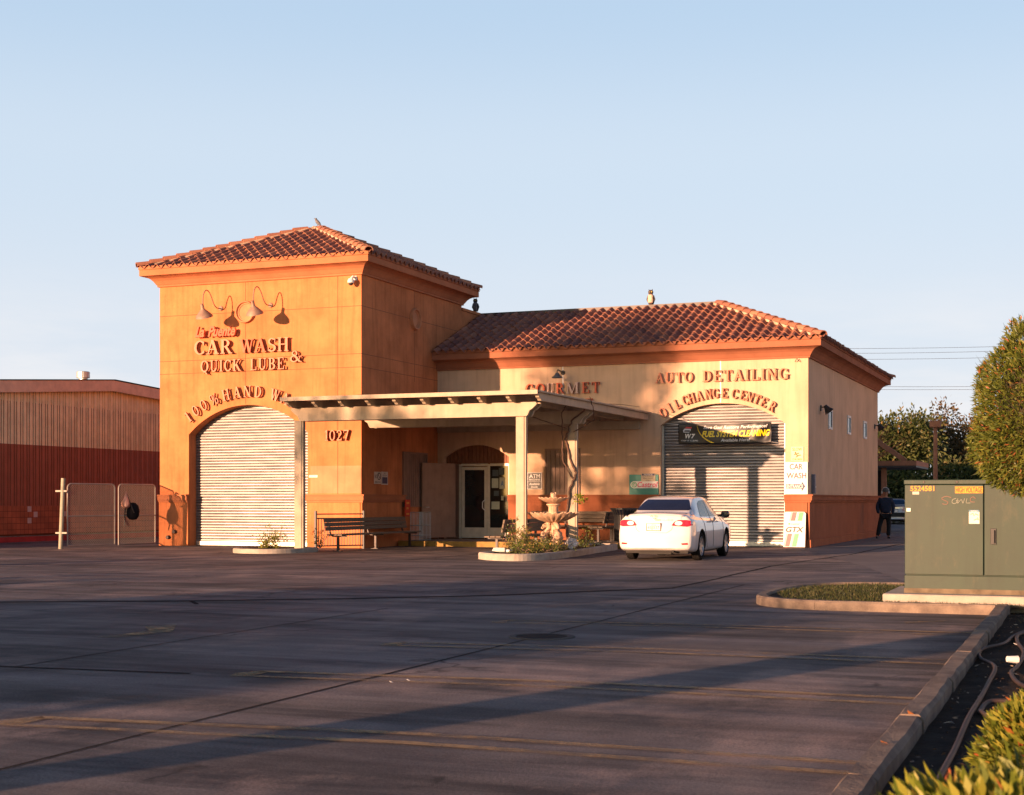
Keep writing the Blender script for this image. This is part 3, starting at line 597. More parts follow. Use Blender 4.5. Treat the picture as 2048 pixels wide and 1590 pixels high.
# ---- roller shutters
def shutter(name, op, y, z0, pitch, amp, botbar=.12):
    a, b, zs, zt = op; mb = MB(); nz = int((zt + .02 - z0) / pitch); seg = 6; P = []
    prof = [(0, 0), (.12, -.75), (.35, -1), (.6, -.85), (.82, -.2), (.9, .25)]
    z = z0
    for i in range(nz):
        for u, d in prof: P.append((z0 + (i + u) * pitch, y + amp * d * .5))
    P.append((zt + .02, y))
    xs = np.linspace(a - .05, b + .05, 9); rows = [[(x, yy + .002 * math.sin(x * 3 + zz), zz) for x in xs] for zz, yy in P]
    vs = [p for r in rows for p in r]; w = len(xs); fs = [(i * w + k, i * w + k + 1, (i + 1) * w + k + 1, (i + 1) * w + k) for i in range(len(rows) - 1) for k in range(w - 1)]
    o = mb.add(vs, fs).build(name, M['steel'], bld, fix=False)
    MB().cbox(a + .01, b - .01, y - .05, y + .03, .01, z0 + .005, .01).build('bottom_bar', M['galv'], o)
    return o
shutter('roller_shutter', TO, TY0 + .4, .13, .083, .045)
shutter('roller_shutter', BAY, WY0 + .28, .15, .088, .05)
for x0 in (BAY[0] + .002, BAY[1] - .05): MB().box(x0, x0 + .048, WY0 + .17, WY0 + .29, 0, BAY[2]).build('shutter_rail', M['galv'], bld)

# ---- porthole rings
def ring_part(c, ax, r=.32):
    prof = [(r * .68, -.02), (r * .70, .03), (r * .8, .035), (r * .86, .09), (r * .95, .10), (r, .06), (r, -.02)]
    mb = MB(); mb.lathe([(p, -q) for p, q in prof] if ax == 'y' else prof, c, 36, ax); mb.lathe([(0, -.012 if ax == 'y' else .012), (r * .7, -.012 if ax == 'y' else .012)], c, 36, ax)
    return mb.build('porthole_ring', mat('ring_stucco', (.52, .22, .11), .9, .08, 4, spec=.15), bld, smooth=True)
ring_part((-23.11, TY0, 6.9), 'y', .33); ring_part((TX1, 40.4, 6.92), 'x', .33)

# ---- shop entrance
en = MB(); y = WY0 + .22
fr = MB(); fr.box(-18.64, -18.56, y - .03, y + .05, .15, 2.5); fr.box(-17.66, -17.58, y - .03, y + .05, .15, 2.5); fr.box(-16.95, -16.87, y - .03, y + .05, .15, 2.5); fr.box(-18.56, -17.66, y - .03, y + .05, 2.44, 2.52); fr.box(-17.58, -16.95, y - .03, y + .05, 2.44, 2.52); fr.box(-17.58, -16.95, y - .03, y + .05, .15, .5)
fr.build('entrance_frame', M['alu'], bld)
d = MB(); d.box(-18.55, -18.45, y - .025, y + .03, .17, 2.42); d.box(-17.77, -17.67, y - .025, y + .03, .17, 2.42); d.box(-18.45, -17.77, y - .025, y + .03, 2.32, 2.42); d.box(-18.45, -17.77, y - .025, y + .03, .17, .5)
door = d.build('entrance_door', M['alu'], bld)
MB().box(-18.45, -17.77, y - .005, y + .005, .5, 2.32).build('pane', M['glass'], door)
MB().tube([(-17.72, y - .03, 1.03), (-17.73, y - .09, 1.05), (-17.80, y - .10, 1.12), (-17.80, y - .10, 1.30), (-17.73, y - .09, 1.37), (-17.72, y - .03, 1.39)], .016, 6).build('handle', M['white'], door)
w_ = MB().box(-17.58, -16.95, y - .005, y + .005, .5, 2.44).build('side_window', M['glass'], bld)
st = MB()
for (x0, x1, z0, z1, mi) in ((-17.52, -17.3, 1.75, 2.05, 0), (-17.26, -17.08, 1.72, 2.08, 0), (-17.53, -17.26, 1.08, 1.32, 0), (-17.5, -17.3, 2.12, 2.32, 1), (-17.28, -17.1, 2.16, 2.38, 1), (-17.45, -17.28, 1.5, 1.66, 1), (-17.2, -17.12, 1.36, 1.5, 0)): st.mi = mi; st.box(x0, x1, y - .014, y - .006, z0, z1)
st.build('posted_notice', [plain('paper_notice', (.5, .55, .45)), plain('poster_blue', (.06, .09, .11))], w_)
mb = MB(); put_text(mb, 'A', -17.22, -17.11, 1.8, 1.98, y - .0155, .02); mb.build('grade_letter', plain('blue_letter', (.05, .15, .4)), w_, fix=False)
tr_ = MB()                                                            # boarded arch above the door
for i in range(17):
    u0 = ENT[0] + .02 + i * (ENT[1] - ENT[0] - .04) / 17; u1 = u0 + (ENT[1] - ENT[0] - .04) / 17 - .012
    tr_.prism([(u0, 2.53), (u1, 2.53), (u1, arch_z(u1, *ENT) - .0), (u0, arch_z(u0, *ENT) - .0)], y - .05, y + .03)
tr_.build('arch_boards', mat('stained_boards', (.22, .085, .045), .7, .2, 5, stretch=(6, 6, 1)), bld)
MB().box(ENT[0] + .004, -18.65, y - .03, y + .05, .15, 2.52).build('blind_panel', M['brownpaint'], bld)
# open metal security door swung out in front of the tower
dl = thing  # noqa
H0 = Vector((-18.66, 42.02)); E0 = Vector((-19.2, 40.72)); dd = (E0 - H0); L = dd.length; dd.normalize()
sdm = MB().bar((H0.x, H0.y, 1.36), (E0.x, E0.y, 1.36), .05, 2.32); so = sdm.build('security_door', mat('brown_metal_door', (.30, .185, .13), .55, .08, 3, streak=.15), bld)
pz = Vector((E0.x, E0.y, 1.15)) - Vector((dd.x, dd.y, 0)) * .1 - Vector((-dd.y, dd.x, 0)) * .0
nn = Vector((-dd.y, dd.x, 0)); nn = -nn if nn.y > 0 else nn
MB().tube([pz, pz + nn * .09, pz + nn * .1 - Vector((dd.x, dd.y, 0)) * .12], .015, 6).build('handle', M['galv'], so)
# barred window on the tower flank, and the shuttered window of the wing
def slatted_window(name, a, b, z0, z1, pos, ax, n):
    mb = MB(); f = MB(); k = (b - a) / n
    def bx(m, u0, u1, d0, d1, q0, q1):
        if ax == 'y': m.box(u0, u1, pos - d1, pos - d0, q0, q1)
        else: m.box(pos + d0, pos + d1, u0, u1, q0, q1)
    for i in range(n): bx(mb, a + i * k + .008, a + (i + 1) * k - .008, -.01, .035, z0, z1)
    o = mb.build(name, mat(name + '_paint', (.24, .15, .115), .6, .1, 3, streak=.2), bld)
    for u0, u1, q0, q1 in ((a - .05, a, z0 - .04, z1 + .05), (b, b + .05, z0 - .04, z1 + .05), (a, b, z1, z1 + .05), (a, b, z0 - .04, z0)): bx(f, u0, u1, -.01, .05, q0, q1)
    bx(f, a, b, .0, .005, z0, z1)
    f.build('frame', M['brownpaint'], o); return o
slatted_window('shuttered_window', -15.6, -14.56, 1.56, 2.9, WY0, 'y', 7)
slatted_window('barred_window', 39.6, 41.2, 1.2, 2.78, TX1, 'x', 12)
# high slot windows on the right flank
for (a, b) in ((45.5, 46.15), (49.27, 49.92), (52.95, 53.68)):
    f = MB(); x = WX1
    for u0, u1, q0, q1 in ((a, a + .06, 3.57, 4.2), (b - .06, b, 3.57, 4.2), (a + .06, b - .06, 4.13, 4.2), (a + .06, b - .06, 3.57, 3.64)): f.box(x - .02, x + .04, u0, u1, q0, q1)
    o = f.build('slot_window', M['white'], bld); MB().box(x - .01, x + .012, a + .06, b - .06, 3.64, 4.13).build('pane', M['glass'], o)

# ------------------------------------------------------------------ lettering and signs on the walls
M['peel'] = mat('sun_bleached_letter', (.62, .24, .15), .7, .1, 6, col2=(.52, .10, .05), mixlo=.28, mixhi=.42)
M['redletter'] = mat('red_letter', (.62, .13, .06), .65, .1, 5)
M['rust'] = mat('faded_red_letter', (.52, .17, .10), .7, .15, 3.5, col2=(.58, .26, .16))
M['palelet'] = plain('bleached_pink_letter', (.66, .44, .36), .7)
YT = TY0 - .14; DP = .08
M['side2'] = plain('red_letter_return', (.34, .075, .04), .7); M['side'] = plain('dark_letter_return', (.16, .035, .02), .7); YW = WY0 - .12
def lettering(name, label, words, base, cat='wall lettering'):
    """raised letters: one part per word; words: (fn, material)"""
    t = thing(name, label, cat, base)
    for fn, m in words:
        mb = MB(); fn(mb); mb.build('word', [m, M['side'] if base[1] == TY0 else M['side2']], t)
    return t
SL = lambda s, x0, x1, z0, z1, y, d=.06, gap=.13: (lambda m: serif_line(m, s, x0, x1, z0, z1, y, d, gap))
lettering('script_lettering', 'small slanting cursive lettering above the big CAR WASH letters',
          [((lambda m, w=w, a=a, b=b: put_text(m, w, a, b, 6.2, 6.52, YT, .034, DP, .28)), M['redletter']) for w, a, b in (('La', -24.72, -24.42), ('Puente', -24.27, -23.36))], (-24, TY0, 6.2))
lettering('serif_lettering', 'big raised CAR WASH letters on the tower, the WA redder than the rest', [(SL('CAR', -24.83, -23.5, 5.69, 6.11, YT, DP, .1), M['peel']), (SL('WA', -23.28, -22.36, 5.69, 6.09, YT, DP, .0), M['redletter']), (SL('SH', -22.3, -21.58, 5.69, 6.09, YT, DP, .1), M['peel'])], (-23.2, TY0, 5.69))
lettering('serif_lettering', 'raised QUICK LUBE letters below the CAR WASH letters', [(SL('QUICK', -24.6, -23.2, 5.17, 5.51, YT, DP), M['peel']), (SL('LUBE', -22.9, -21.73, 5.17, 5.51, YT, DP), M['peel'])], (-23.2, TY0, 5.17))
mb = MB(); serif_line(mb, '&', -21.56, -21.16, 5.36, 5.69, YT, DP); tag(mb.build('ampersand', [M['peel'], M['side']]), 'single raised ampersand beside the end of the QUICK LUBE letters', 'wall lettering')
def arcline(m, items, xc, Rr, zt, h, y, sc_=1.):
    for c, x in items:
        dx = x - xc; a = math.asin(dx / (Rr - h / 2)); w = glyph(c)[0] * h * .92 * sc_
        put_glyph(m, c, xc + (Rr - h) * math.sin(a), zt - Rr + (Rr - h) * math.cos(a), w, h, y, DP, -a)
def arcwords(words, xs, xc, Rr, zt, h, y, m, sc_=1.):
    out = []; i = 0
    for w in words: it = list(zip(w, xs[i:i + len(w)])); i += len(w); out.append(((lambda mm, it=it: arcline(mm, it, xc, Rr, zt, h, y, sc_)), m))
    return out
lettering('arched_lettering', '100% HAND WASH letters arched over the tower roller shutter, end hidden by the pergola',
          arcwords(['100%', 'HAND', 'WASH'], (-25.04, -24.78, -24.5, -24.13, -23.72, -23.34, -22.98, -22.62, -22.05, -21.72, -21.46, -21.17), -22.98, 3.5, 4.72, .33, YT, M['peel'], .86), (-23, TY0, 4))
mb = MB(); serif_line(mb, '1027', -20.43, -19.64, 3.07, 3.37, YT + .02, .1, .14); tag(mb.build('house_number', [M['peel'], M['side']]), 'raised street number 1027 on the tower beside the pergola post', 'house number')
lettering('serif_lettering', 'GOURMET letters above the pergola with U and M bleached pale', [(SL('GO', -16.27, -15.62, 4.63, 4.96, YW, .08, .16), M['redletter']), (SL('U', -15.58, -15.32, 4.63, 4.96, YW), M['palelet']), (SL('R', -15.28, -14.98, 4.63, 4.96, YW), M['redletter']), (SL('M', -14.92, -14.52, 4.63, 4.96, YW), M['palelet']), (SL('ET', -14.44, -13.84, 4.63, 4.96, YW, .08, .16), M['redletter'])], (-15, WY0, 4.63))
lettering('serif_lettering', 'lower letters ending in E mostly hidden behind the pergola roof', [(SL('COFFEE', -15.95, -14.05, 4.13, 4.46, YW, .08, .16), M['redletter'])], (-15, WY0, 4.13))
lettering('serif_lettering', 'straight red AUTO DETAILING letters above the bannered shutter', [(SL('AUTO', -12.1, -10.95, 4.86, 5.17, YW), M['rust']), (SL('DETAILING', -10.68, -8.1, 4.86, 5.19, YW), M['rust'])], (-10, WY0, 4.86))
lettering('arched_lettering', 'OIL CHANGE CENTER letters arched right over the bannered shutter',
          arcwords(['OIL', 'CHANGE', 'CENTER'], (-11.86, -11.65, -11.43, -11.19, -11.0, -10.76, -10.49, -10.26, -10.01, -9.7, -9.46, -9.25, -9.04, -8.84, -8.59), -10.15, 3.15, 4.66, .29, YW, M['rust'], .8), (-10, WY0, 4.1))

# flat sign boards: white board + lettering parts
def board(name, label, x0, x1, z0, z1, y, m, cat='sign', th=.02):
    t = thing(name, label, cat, ((x0 + x1) / 2, y, z0)); MB().cbox(x0, x1, y, y + th, z0, z1, .004).build('board', m, t); return t
def letters(t, name, m, items, y, **k):
    for it in items: mb = MB(); put_text(mb, it[0], it[1], it[2], it[3], it[4], y, **{**k, **(it[5] if len(it) > 5 else {})}); mb.build(name, m, t, fix=False)
M['ink'] = plain('grey_brown_ink', (.085, .05, .07), .6); M['navy'] = plain('navy_ink', (.03, .035, .10), .6); M['inkblack'] = plain('black_ink', (.015, .015, .018), .5)
M['amber'] = plain('amber_ink', (.40, .13, .02), .6); M['redink'] = plain('red_ink', (.62, .03, .04), .5); M['greenink'] = plain('green_ink', (.02, .33, .10), .5)
y = WY0 - .03
t = board('entrance_sign', 'white CAR WASH ENTRANCE sign with a dark arrow at the building corner', -8.225, -7.58, 1.535, 2.47, y, M['white'])
letters(t, 'lettering', M['ink'], [('CAR', -8.10, -7.72, 2.25, 2.42), ('WASH', -8.19, -7.62, 1.99, 2.16)], y - .004, bold=.018)
mb = MB(); mb.prism([(-8.2, 1.70), (-7.75, 1.70), (-7.75, 1.62), (-7.65, 1.765), (-7.75, 1.91), (-7.75, 1.83), (-8.2, 1.83)], y - .006, y - .001); mb.build('arrow', M['navy'], t)
letters(t, 'arrow_lettering', M['white'], [('ENTRANCE', -8.18, -7.71, 1.715, 1.815)], y - .0085, bold=.02)
t = board('warning_sign', 'small yellowed SLOW CHILDREN sign above the CAR WASH ENTRANCE sign', -8.06, -7.7, 2.49, 2.91, y, mat('yellowed_sign', (.74, .6, .38), .6, .06, 4))
letters(t, 'lettering', M['amber'], [('SLOW', -8.02, -7.74, 2.79, 2.88), ('CHILDREN', -8.02, -7.74, 2.52, 2.575)], y - .004, bold=.012)
mb = MB(); mb.lathe([(0, -.003), (.024, -.003), (.024, 0)], (-7.93, y, 2.74), 10, 'y'); Q = lambda a, b: mb.bar((a[0], y - .002, a[1]), (b[0], y - .002, b[1]), .003, .028, (1, 0, .3))
for a, b in (((-7.93, 2.72), (-7.87, 2.64)), ((-7.87, 2.64), (-7.80, 2.67)), ((-7.87, 2.64), (-7.92, 2.60)), ((-7.80, 2.67), (-7.77, 2.66)), ((-7.92, 2.70), (-7.97, 2.68)), ((-7.90, 2.70), (-7.83, 2.72))): Q(a, b)
mb.build('running_figure', M['amber'], t)

# green oil-brand board with a paper notice stuck over it
t = board('oil_sign', 'teal wall board with a white round-ended name panel beside the bannered shutter', -12.94, -12.03, 1.5, 2.135, y, mat('teal_board', (.01, .22, .19), .45, .05, 3))
mb = MB(); n = 12
pts = [(-12.77 + .13 * math.cos(R(a)), 1.83 + .105 * math.sin(R(a))) for a in np.linspace(90, 270, n)] + [(-12.035, 1.725), (-12.035, 1.935)]
mb.prism(pts, y - .004, y - .0005); mb.build('name_panel', M['white'], t)
mb = MB(); mb.lathe([(0, -.0065), (.085, -.0065), (.085, -.004)], (-12.78, y, 1.83), 20, 'y'); mb.build('roundel', M['greenink'], t)
mb = MB(); mb.box(-12.8, -12.72, y - .0085, y - .0066, 1.80, 1.85); mb.lathe([(.045, -.0085), (.062, -.0085), (.062, -.0066)], (-12.78, y, 1.83), 20, 'y'); mb.build('roundel_mark', M['white'], t)
letters(t, 'lettering', plain('pink_red_ink', (.62, .05, .14), .5), [('Castrol', -12.68, -12.06, 1.755, 1.915)], y - .007, bold=.02, shear=.25)
t = board('paper_notice', 'small NOTICE AUTHORIZED PERSONNEL ONLY sign stuck over the teal board', -12.56, -12.12, 1.93, 2.17, y - .012, mat('aged_paper', (.55, .46, .34), .8, .06, 4), th=.006)
MB().box(-12.54, -12.14, y - .014, y - .0125, 2.10, 2.16).build('heading_bar', M['navy'], t)
letters(t, 'heading', M['white'], [('NOTICE', -12.47, -12.21, 2.11, 2.15)], y - .0155, bold=.02)
letters(t, 'lettering', M['inkblack'], [('AUTHORIZED', -12.52, -12.16, 2.05, 2.085), ('PERSONNEL', -12.50, -12.18, 2.0, 2.035), ('ONLY', -12.42, -12.26, 1.945, 1.98)], y - .0145, bold=.008)

# black ATM sign
t = board('cash_machine_sign', 'black ATM MACHINE sign with white border between entrance and shuttered window', -16.23, -15.75, 1.70, 2.22, y, M['white'])
MB().box(-16.21, -15.77, y - .002, y - .0002, 1.72, 2.20).build('black_field', M['inkblack'], t)
letters(t, 'lettering', M['white'], [('ATM', -16.17, -15.81, 2.05, 2.17, dict(bold=.03)), ('MACHINE', -16.17, -15.81, 1.975, 2.025), ('Available', -16.16, -15.82, 1.83, 1.905, dict(shear=.25)), ('Inside', -16.1, -15.88, 1.74, 1.81, dict(shear=.25))], y - .004, bold=.02)
MB().box(-16.19, -15.79, y - .004, y - .002, 1.945, 1.953).build('rule', M['white'], t)

# leaning product panel at the corner
t = thing('product_panel', 'white panel with red and green slanted stripes leaning at the foot of the sunny corner', 'sign', (-7.92, WY0 - .2, 0))
def lean(u, q, d): return (u, WY0 - .30 + q * .14 + d, q)
def lpoly(mb, pts, d): mb.add([lean(u, q, d) for u, q in pts], [tuple(range(len(pts)))])
mb = MB(); P = [(-8.235, .02), (-7.61, .02), (-7.61, .98), (-7.66, 1.03), (-8.185, 1.03), (-8.235, .98)]
mb.add([lean(u, q, 0) for u, q in P] + [lean(u, q, .02) for u, q in P], [tuple(range(6)), tuple(range(6, 12))[::-1]] + [(i, 6 + i, 6 + (i + 1) % 6, (i + 1) % 6) for i in range(6)]); mb.build('panel', M['white'], t)
M['red2'] = plain('stripe_red', (.6, .04, .05), .4); M['grn2'] = plain('stripe_green', (.02, .30, .12), .4); M['red3'] = plain('stripe_pale_red', (.66, .30, .28), .4); M['grn3'] = plain('stripe_pale_green', (.30, .52, .36), .4)
mb = MB()
def stripe(x, w, z0, z1, mi): mb = MB(); s = .20; lpoly(mb, [(x, z0), (x + w, z0), (x + w + (z1 - z0) * s, z1), (x + (z1 - z0) * s, z1)], -.003); mb.build('stripe', (M['red2'], M['grn2'], M['red3'], M['grn3'])[mi], t, fix=False)
for x, z0, z1 in ((-8.08, .77, 1.02), (-8.225, .035, .40)):
    stripe(x - .0 + .0, .028, z0, z1, 2); stripe(x + .04, .13, z0, z1, 0); stripe(x + .195, .022, z0, z1, 3); stripe(x + .235, .13, z0, z1, 1)
letters(t, 'lettering', M['inkblack'], [('GTX', -8.17, -7.66, .44, .60)], -.004, bold=.03, shear=.25, fn=lean)
letters(t, 'small_lettering', M['redink'], [('Castrol', -8.03, -7.79, .655, .71)], -.004, bold=.01, shear=.2, fn=lean)
mb = MB(); lpoly(mb, [(-8.075 + .03 * math.cos(R(a)), .682 + .03 * math.sin(R(a))) for a in range(0, 360, 24)], -.004); mb.build('roundel', M['greenink'], t, fix=False)

# black vinyl banner hung over the right shutter: sagging, wrinkled sheet
t = thing('vinyl_banner', 'black vinyl FUEL SYSTEM CLEANING banner strung across a roller shutter', 'banner', (-10.0, WY0, 3.0))
BX0, BX1 = -11.4, -8.62
def sag(u, q, d):
    s = (u - BX0) / (BX1 - BX0); v = (q - 3.04) / .6; z = q - .035 * math.sin(PI * s) * (.4 + v * .6)
    wv = .010 * math.sin(s * 19 + v * 2.5) * (1 - .3 * v) + .010 * math.sin(s * 7 - v * 6) + .03 * math.sin(PI * s)
    cx = max(0, 1 - math.hypot((s - .93) * 3.4, (v - .5) * 1.0) * 1.6); wv += .06 * cx * math.sin((s * 26 - v * 3.0))
    return (u, WY0 - .02 - .05 - wv + d, z)
mb = MB(); nx, nz = 96, 20; V = [sag(BX0 + (BX1 - BX0) * i / nx, 3.04 + .6 * j / nz, 0) for j in range(nz + 1) for i in range(nx + 1)]
mb.add(V, [(j * (nx + 1) + i, j * (nx + 1) + i + 1, (j + 1) * (nx + 1) + i + 1, (j + 1) * (nx + 1) + i) for j in range(nz) for i in range(nx)])
o = mb.build('sheet', mat('black_vinyl', (.012, .012, .014), .4, .05, 2, spec=.4), t, smooth=True)
md = o.modifiers.new('thick', 'SOLIDIFY'); md.thickness = .004; md.offset = 1
YB = -.012
letters(t, 'white_lettering', M['white'], [('Save Gas! Restore Performance!', -10.62, -8.74, 3.49, 3.585, dict(shear=.3)), ('Available Here!', -10.1, -9.24, 3.10, 3.19, dict(shear=.25))], YB, bold=.02, fn=sag)
letters(t, 'yellow_lettering', plain('yellow_ink', (.8, .58, .01), .4), [('FUEL SYSTEM CLEANING', -10.66, -8.68, 3.24, 3.43, dict(shear=.22))], YB, bold=.035, fn=sag)
mb = MB(); sw = [(-10.83 + .03 * 0, 3.60, .012), (-10.80, 3.45, .018), (-10.74, 3.33, .03), (-10.64, 3.22, .05), (-10.52, 3.13, .08), (-10.40, 3.065, .11)]
for (a, b, w0), (c, d_, w1) in zip(sw[:-1], sw[1:]): mb.add([sag(a, b, YB), sag(a + w0, b, YB), sag(c + w1, d_, YB), sag(c, d_, YB)], [(0, 1, 2, 3)])
mb.build('swoosh', plain('yellow_swoosh', (.8, .55, .01), .4), t, fix=False)
letters(t, 'emblem_lettering', plain('silver_ink', (.5, .5, .52), .35, .3), [('VV', -11.2, -11.02, 3.2, 3.34, dict(shear=.2, bold=.05)), ('7', -11.0, -10.9, 3.2, 3.34, dict(shear=.2, bold=.05)), ('KEEP IT CLEAN', -11.31, -10.8, 3.115, 3.155, dict(bold=.0))], YB, fn=sag)
mb = MB(); mb.add([sag(-11.24 + a, 3.38 + b, YB) for a, b in ((0, 0), (.17, 0), (.22, .06), (.22, .11), (.03, .11), (-.01, .06))], [tuple(range(6))]); mb.mi = 1; mb.add([sag(-11.2 + a, 3.5 + b, YB) for a, b in ((0, 0), (.2, 0), (.215, .045), (.05, .045))], [(0, 1, 2, 3)])
mb.mi = 2; mb.add([sag(-11.22 + a, 3.40 + b, YB - .003) for a, b in ((0, 0), (.17, 0), (.18, .045), (0.02, .045))], [(0, 1, 2, 3)])
mb.build('emblem', [plain('emblem_silver', (.6, .6, .62), .4), M['redink'], M['inkblack']], t, fix=False)
mb = MB()
for u in (BX0 + .02, BX1 - .02):
    for q in (3.62, 3.06): p = sag(u, q, 0); s_ = 1 if u > -10 else -1; mb.tube([p, (p[0] + s_ * (.33 if s_ > 0 else .5), WY0 + .02, p[2] + .05 * (1 if q > 3.3 else -1))], .004, 4)
mb.build('cord', M['white'], t)

# two small notices on the tower flank (no smoking, restrooms), red flyer
x = TX1 + .012
t = thing('no_smoking_sign', 'white no smoking sign left of its blue-panel neighbour on the shaded tower flank', 'sign', (x, 37.9, 1.8)); MB().box(x - .01, x, 37.68, 38.1, 1.84, 2.19).build('board', mat('sign_cream', (.62, .5, .42), .6, .05, 4), t)
mb = MB(); mb.lathe([(.085, .001), (.11, .001), (.11, .0045), (.085, .0045)], (x, 37.98, 2.06), 20, 'x'); mb.bar((x + .003, 37.91, 2.13), (x + .003, 38.05, 1.99), .004, .024, (0, 1, 1)); put_text(mb, 'NO', 37.71, 37.85, 2.0, 2.11, x + .003, .01, axis='x'); put_text(mb, 'SMOKING', 37.72, 38.06, 1.87, 1.915, x + .003, .01, axis='x'); mb.build('lettering', M['inkblack'], t)
t = thing('notice_board', 'white notice with a dark blue lower panel on the shaded tower flank', 'sign', (x, 38.3, 1.8)); MB().box(x - .01, x, 38.14, 38.56, 1.82, 2.2).build('board', mat('sign_white', (.6, .52, .46), .6, .05, 4), t)
MB().box(x + .0002, x + .003, 38.19, 38.52, 1.85, 2.04).build('blue_panel', M['navy'], t); mb = MB(); put_text(mb, 'NO', 38.3, 38.4, 2.13, 2.17, x + .004, .0, axis='x'); put_text(mb, 'LOITERING', 38.2, 38.5, 2.07, 2.11, x + .004, .0, axis='x'); mb.build('lettering', M['inkblack'], t, fix=False)
t = thing('red_flyer', 'narrow red flyer hung by the barred window at the end of the long bench', 'flyer', (-19.1, 39.5, .9)); MB().box(-19.14, -19.13, 39.40, 39.75, .88, 1.38).build('sheet', mat('red_card', (.6, .045, .02), .6, .1, 5), t); mb = MB()
for i, z in enumerate((1.28, 1.12, .95)): mb.box(-19.1285, -19.1265, 39.47, 39.68 - .05 * (i % 2), z - .03, z + .03)
mb.build('blotch', plain('orange_print', (.7, .25, .05), .6), t)
t = thing('lock_box', 'tall narrow blue-grey control box on the right flank near the corner', 'control box', (WX1, 43.05, 1.5)); MB().cbox(WX1 + .0, WX1 + .1, 42.62, 42.84, 1.56, 2.12, .01).build('housing', plain('blue_grey_box', (.11, .11, .16), .5), t); MB().lathe([(0, .02), (.02, .02), (.02, 0)], (WX1 + .1, 42.73, 1.75), 10, 'x').build('knob', M['white'], t)
# hook by the corner top
tag(MB().tube([(-7.93, YW + .05, 5.36), (-7.87, YW, 5.45), (-7.81, YW + .05, 5.36)], .014, 5).build('wall_hook', M['darkmetal']), 'small bent metal hook high on the cream wall near the right corner', 'hook')
# ------------------------------------------------------------------ lamps, camera, owls on the building
M['lamp'] = mat('weathered_lamp_metal', (.30, .19, .14), .6, .12, 6, metal=.2)
def gooseneck(x, z):
    t = thing('gooseneck_lamp', '', 'wall lamp', (x, TY0, z))
    MB().lathe([(0, -.05), (.05, -.05), (.075, -.03), (.075, 0)], (x, TY0, z), 18, 'y').build('wall_plate', M['lamp'], t, smooth=True)
    pth = [(x, TY0, z), (x, TY0 - .22, z - .01), (x, TY0 - .38, z + .08), (x, TY0 - .52, z + .28), (x, TY0 - .66, z + .42), (x, TY0 - .80, z + .43), (x, TY0 - .91, z + .32), (x, TY0 - .95, z + .14), (x, TY0 - .955, z + .0)]
    pp = [Vector(p) for p in pth]; sm = []
    for i in range(len(pp) - 1):
        a, b, c, d = pp[max(i - 1, 0)], pp[i], pp[i + 1], pp[min(i + 2, len(pp) - 1)]
        for k in range(4):
            u = k / 4; sm.append(.5 * (2 * b + (c - a) * u + (2 * a - 5 * b + 4 * c - d) * u * u + (3 * b - a - 3 * c + d) * u ** 3))
    sm.append(pp[-1]); MB().tube(sm, .017, 8).build('arm', M['lamp'], t, smooth=True)
    s = MB(); s.lathe([(.0, .16), (.05, .16), (.055, .02), (.075, -.01), (.16, -.10), (.235, -.18), (.255, -.24), (.24, -.235), (.15, -.11), (.0, -.04)], (0, 0, 0), 22)
    rot = Matrix.Rotation(R(20), 3, 'X')
    s.v = [tuple(rot @ Vector(v) + Vector((x, TY0 - .955, z - .14))) for v in s.v]; s.build('shade', M['lamp'], t, smooth=True); return t
gooseneck(-23.97, 7.05)['label'] = 'gooseneck wall lamp left of the round porthole ring on the tower front'
gooseneck(-22.27, 7.06)['label'] = 'gooseneck wall lamp whose shade overlaps the round porthole ring'
for o in bpy.data.objects:
    if o.name.startswith('gooseneck_lamp'): o['group'] = 'gooseneck lamps on the tower'
t = thing('wall_lamp', 'dark barn lamp on a straight arm above the GOURMET letters', 'wall lamp', (-15.07, WY0, 5.28))
MB().lathe([(0, -.05), (.06, -.04), (.075, 0)], (-15.07, WY0, 5.28), 14, 'y').build('wall_plate', M['darkmetal'], t, smooth=True); MB().tube([(-15.07, WY0, 5.28), (-15.07, WY0 - .45, 5.33), (-15.07, WY0 - .52, 5.3), (-15.07, WY0 - .52, 5.2)], .018, 6).build('arm', M['darkmetal'], t)
MB().lathe([(0, .06), (.05, .06), (.09, -.01), (.16, -.06), (.165, -.09), (.1, -.03), (0, 0)], (-15.07, WY0 - .52, 5.17), 16).build('shade', plain('grey_lamp_metal', (.12, .12, .13), .5, .3), t, smooth=True)
for i, (yy, lb) in enumerate(((44.15, 'dark spot lamp high on the right flank nearest the front corner'), (55.9, 'dark spot lamp high on the right flank by the back corner'))):
    t = thing('flood_lamp', lb, 'wall lamp', (WX1, yy, 4.1), 'spot lamps on the right flank'); MB().box(WX1, WX1 + .04, yy - .06, yy + .06, 4.05, 4.22).build('wall_plate', M['darkmetal'], t); MB().tube([(WX1, yy, 4.16), (WX1 + .16, yy, 4.17)], .02, 6).build('arm', M['darkmetal'], t)
    s = MB(); s.lathe([(0, .12), (.05, .11), (.075, .02), (.15, -.12), (.13, -.12), (0, 0)], (0, 0, 0), 14); rot = Matrix.Rotation(R(-35), 3, 'Y'); s.v = [tuple(rot @ Vector(v) + Vector((WX1 + .2, yy, 4.12))) for v in s.v]; s.build('shade', M['darkmetal'], t, smooth=True)
t = thing('security_camera', 'white dome security camera under the tower cornice at the corner', 'camera', (-19.5, TY0, 7.6))
MB().cbox(-19.55, -19.43, TY0 - .03, TY0 + .01, 7.62, 7.76, .01).build('wall_plate', M['white'], t); MB().tube([(-19.49, TY0, 7.7), (-19.5, TY0 - .14, 7.72), (-19.52, TY0 - .2, 7.66)], .035, 8).build('arm', M['white'], t)
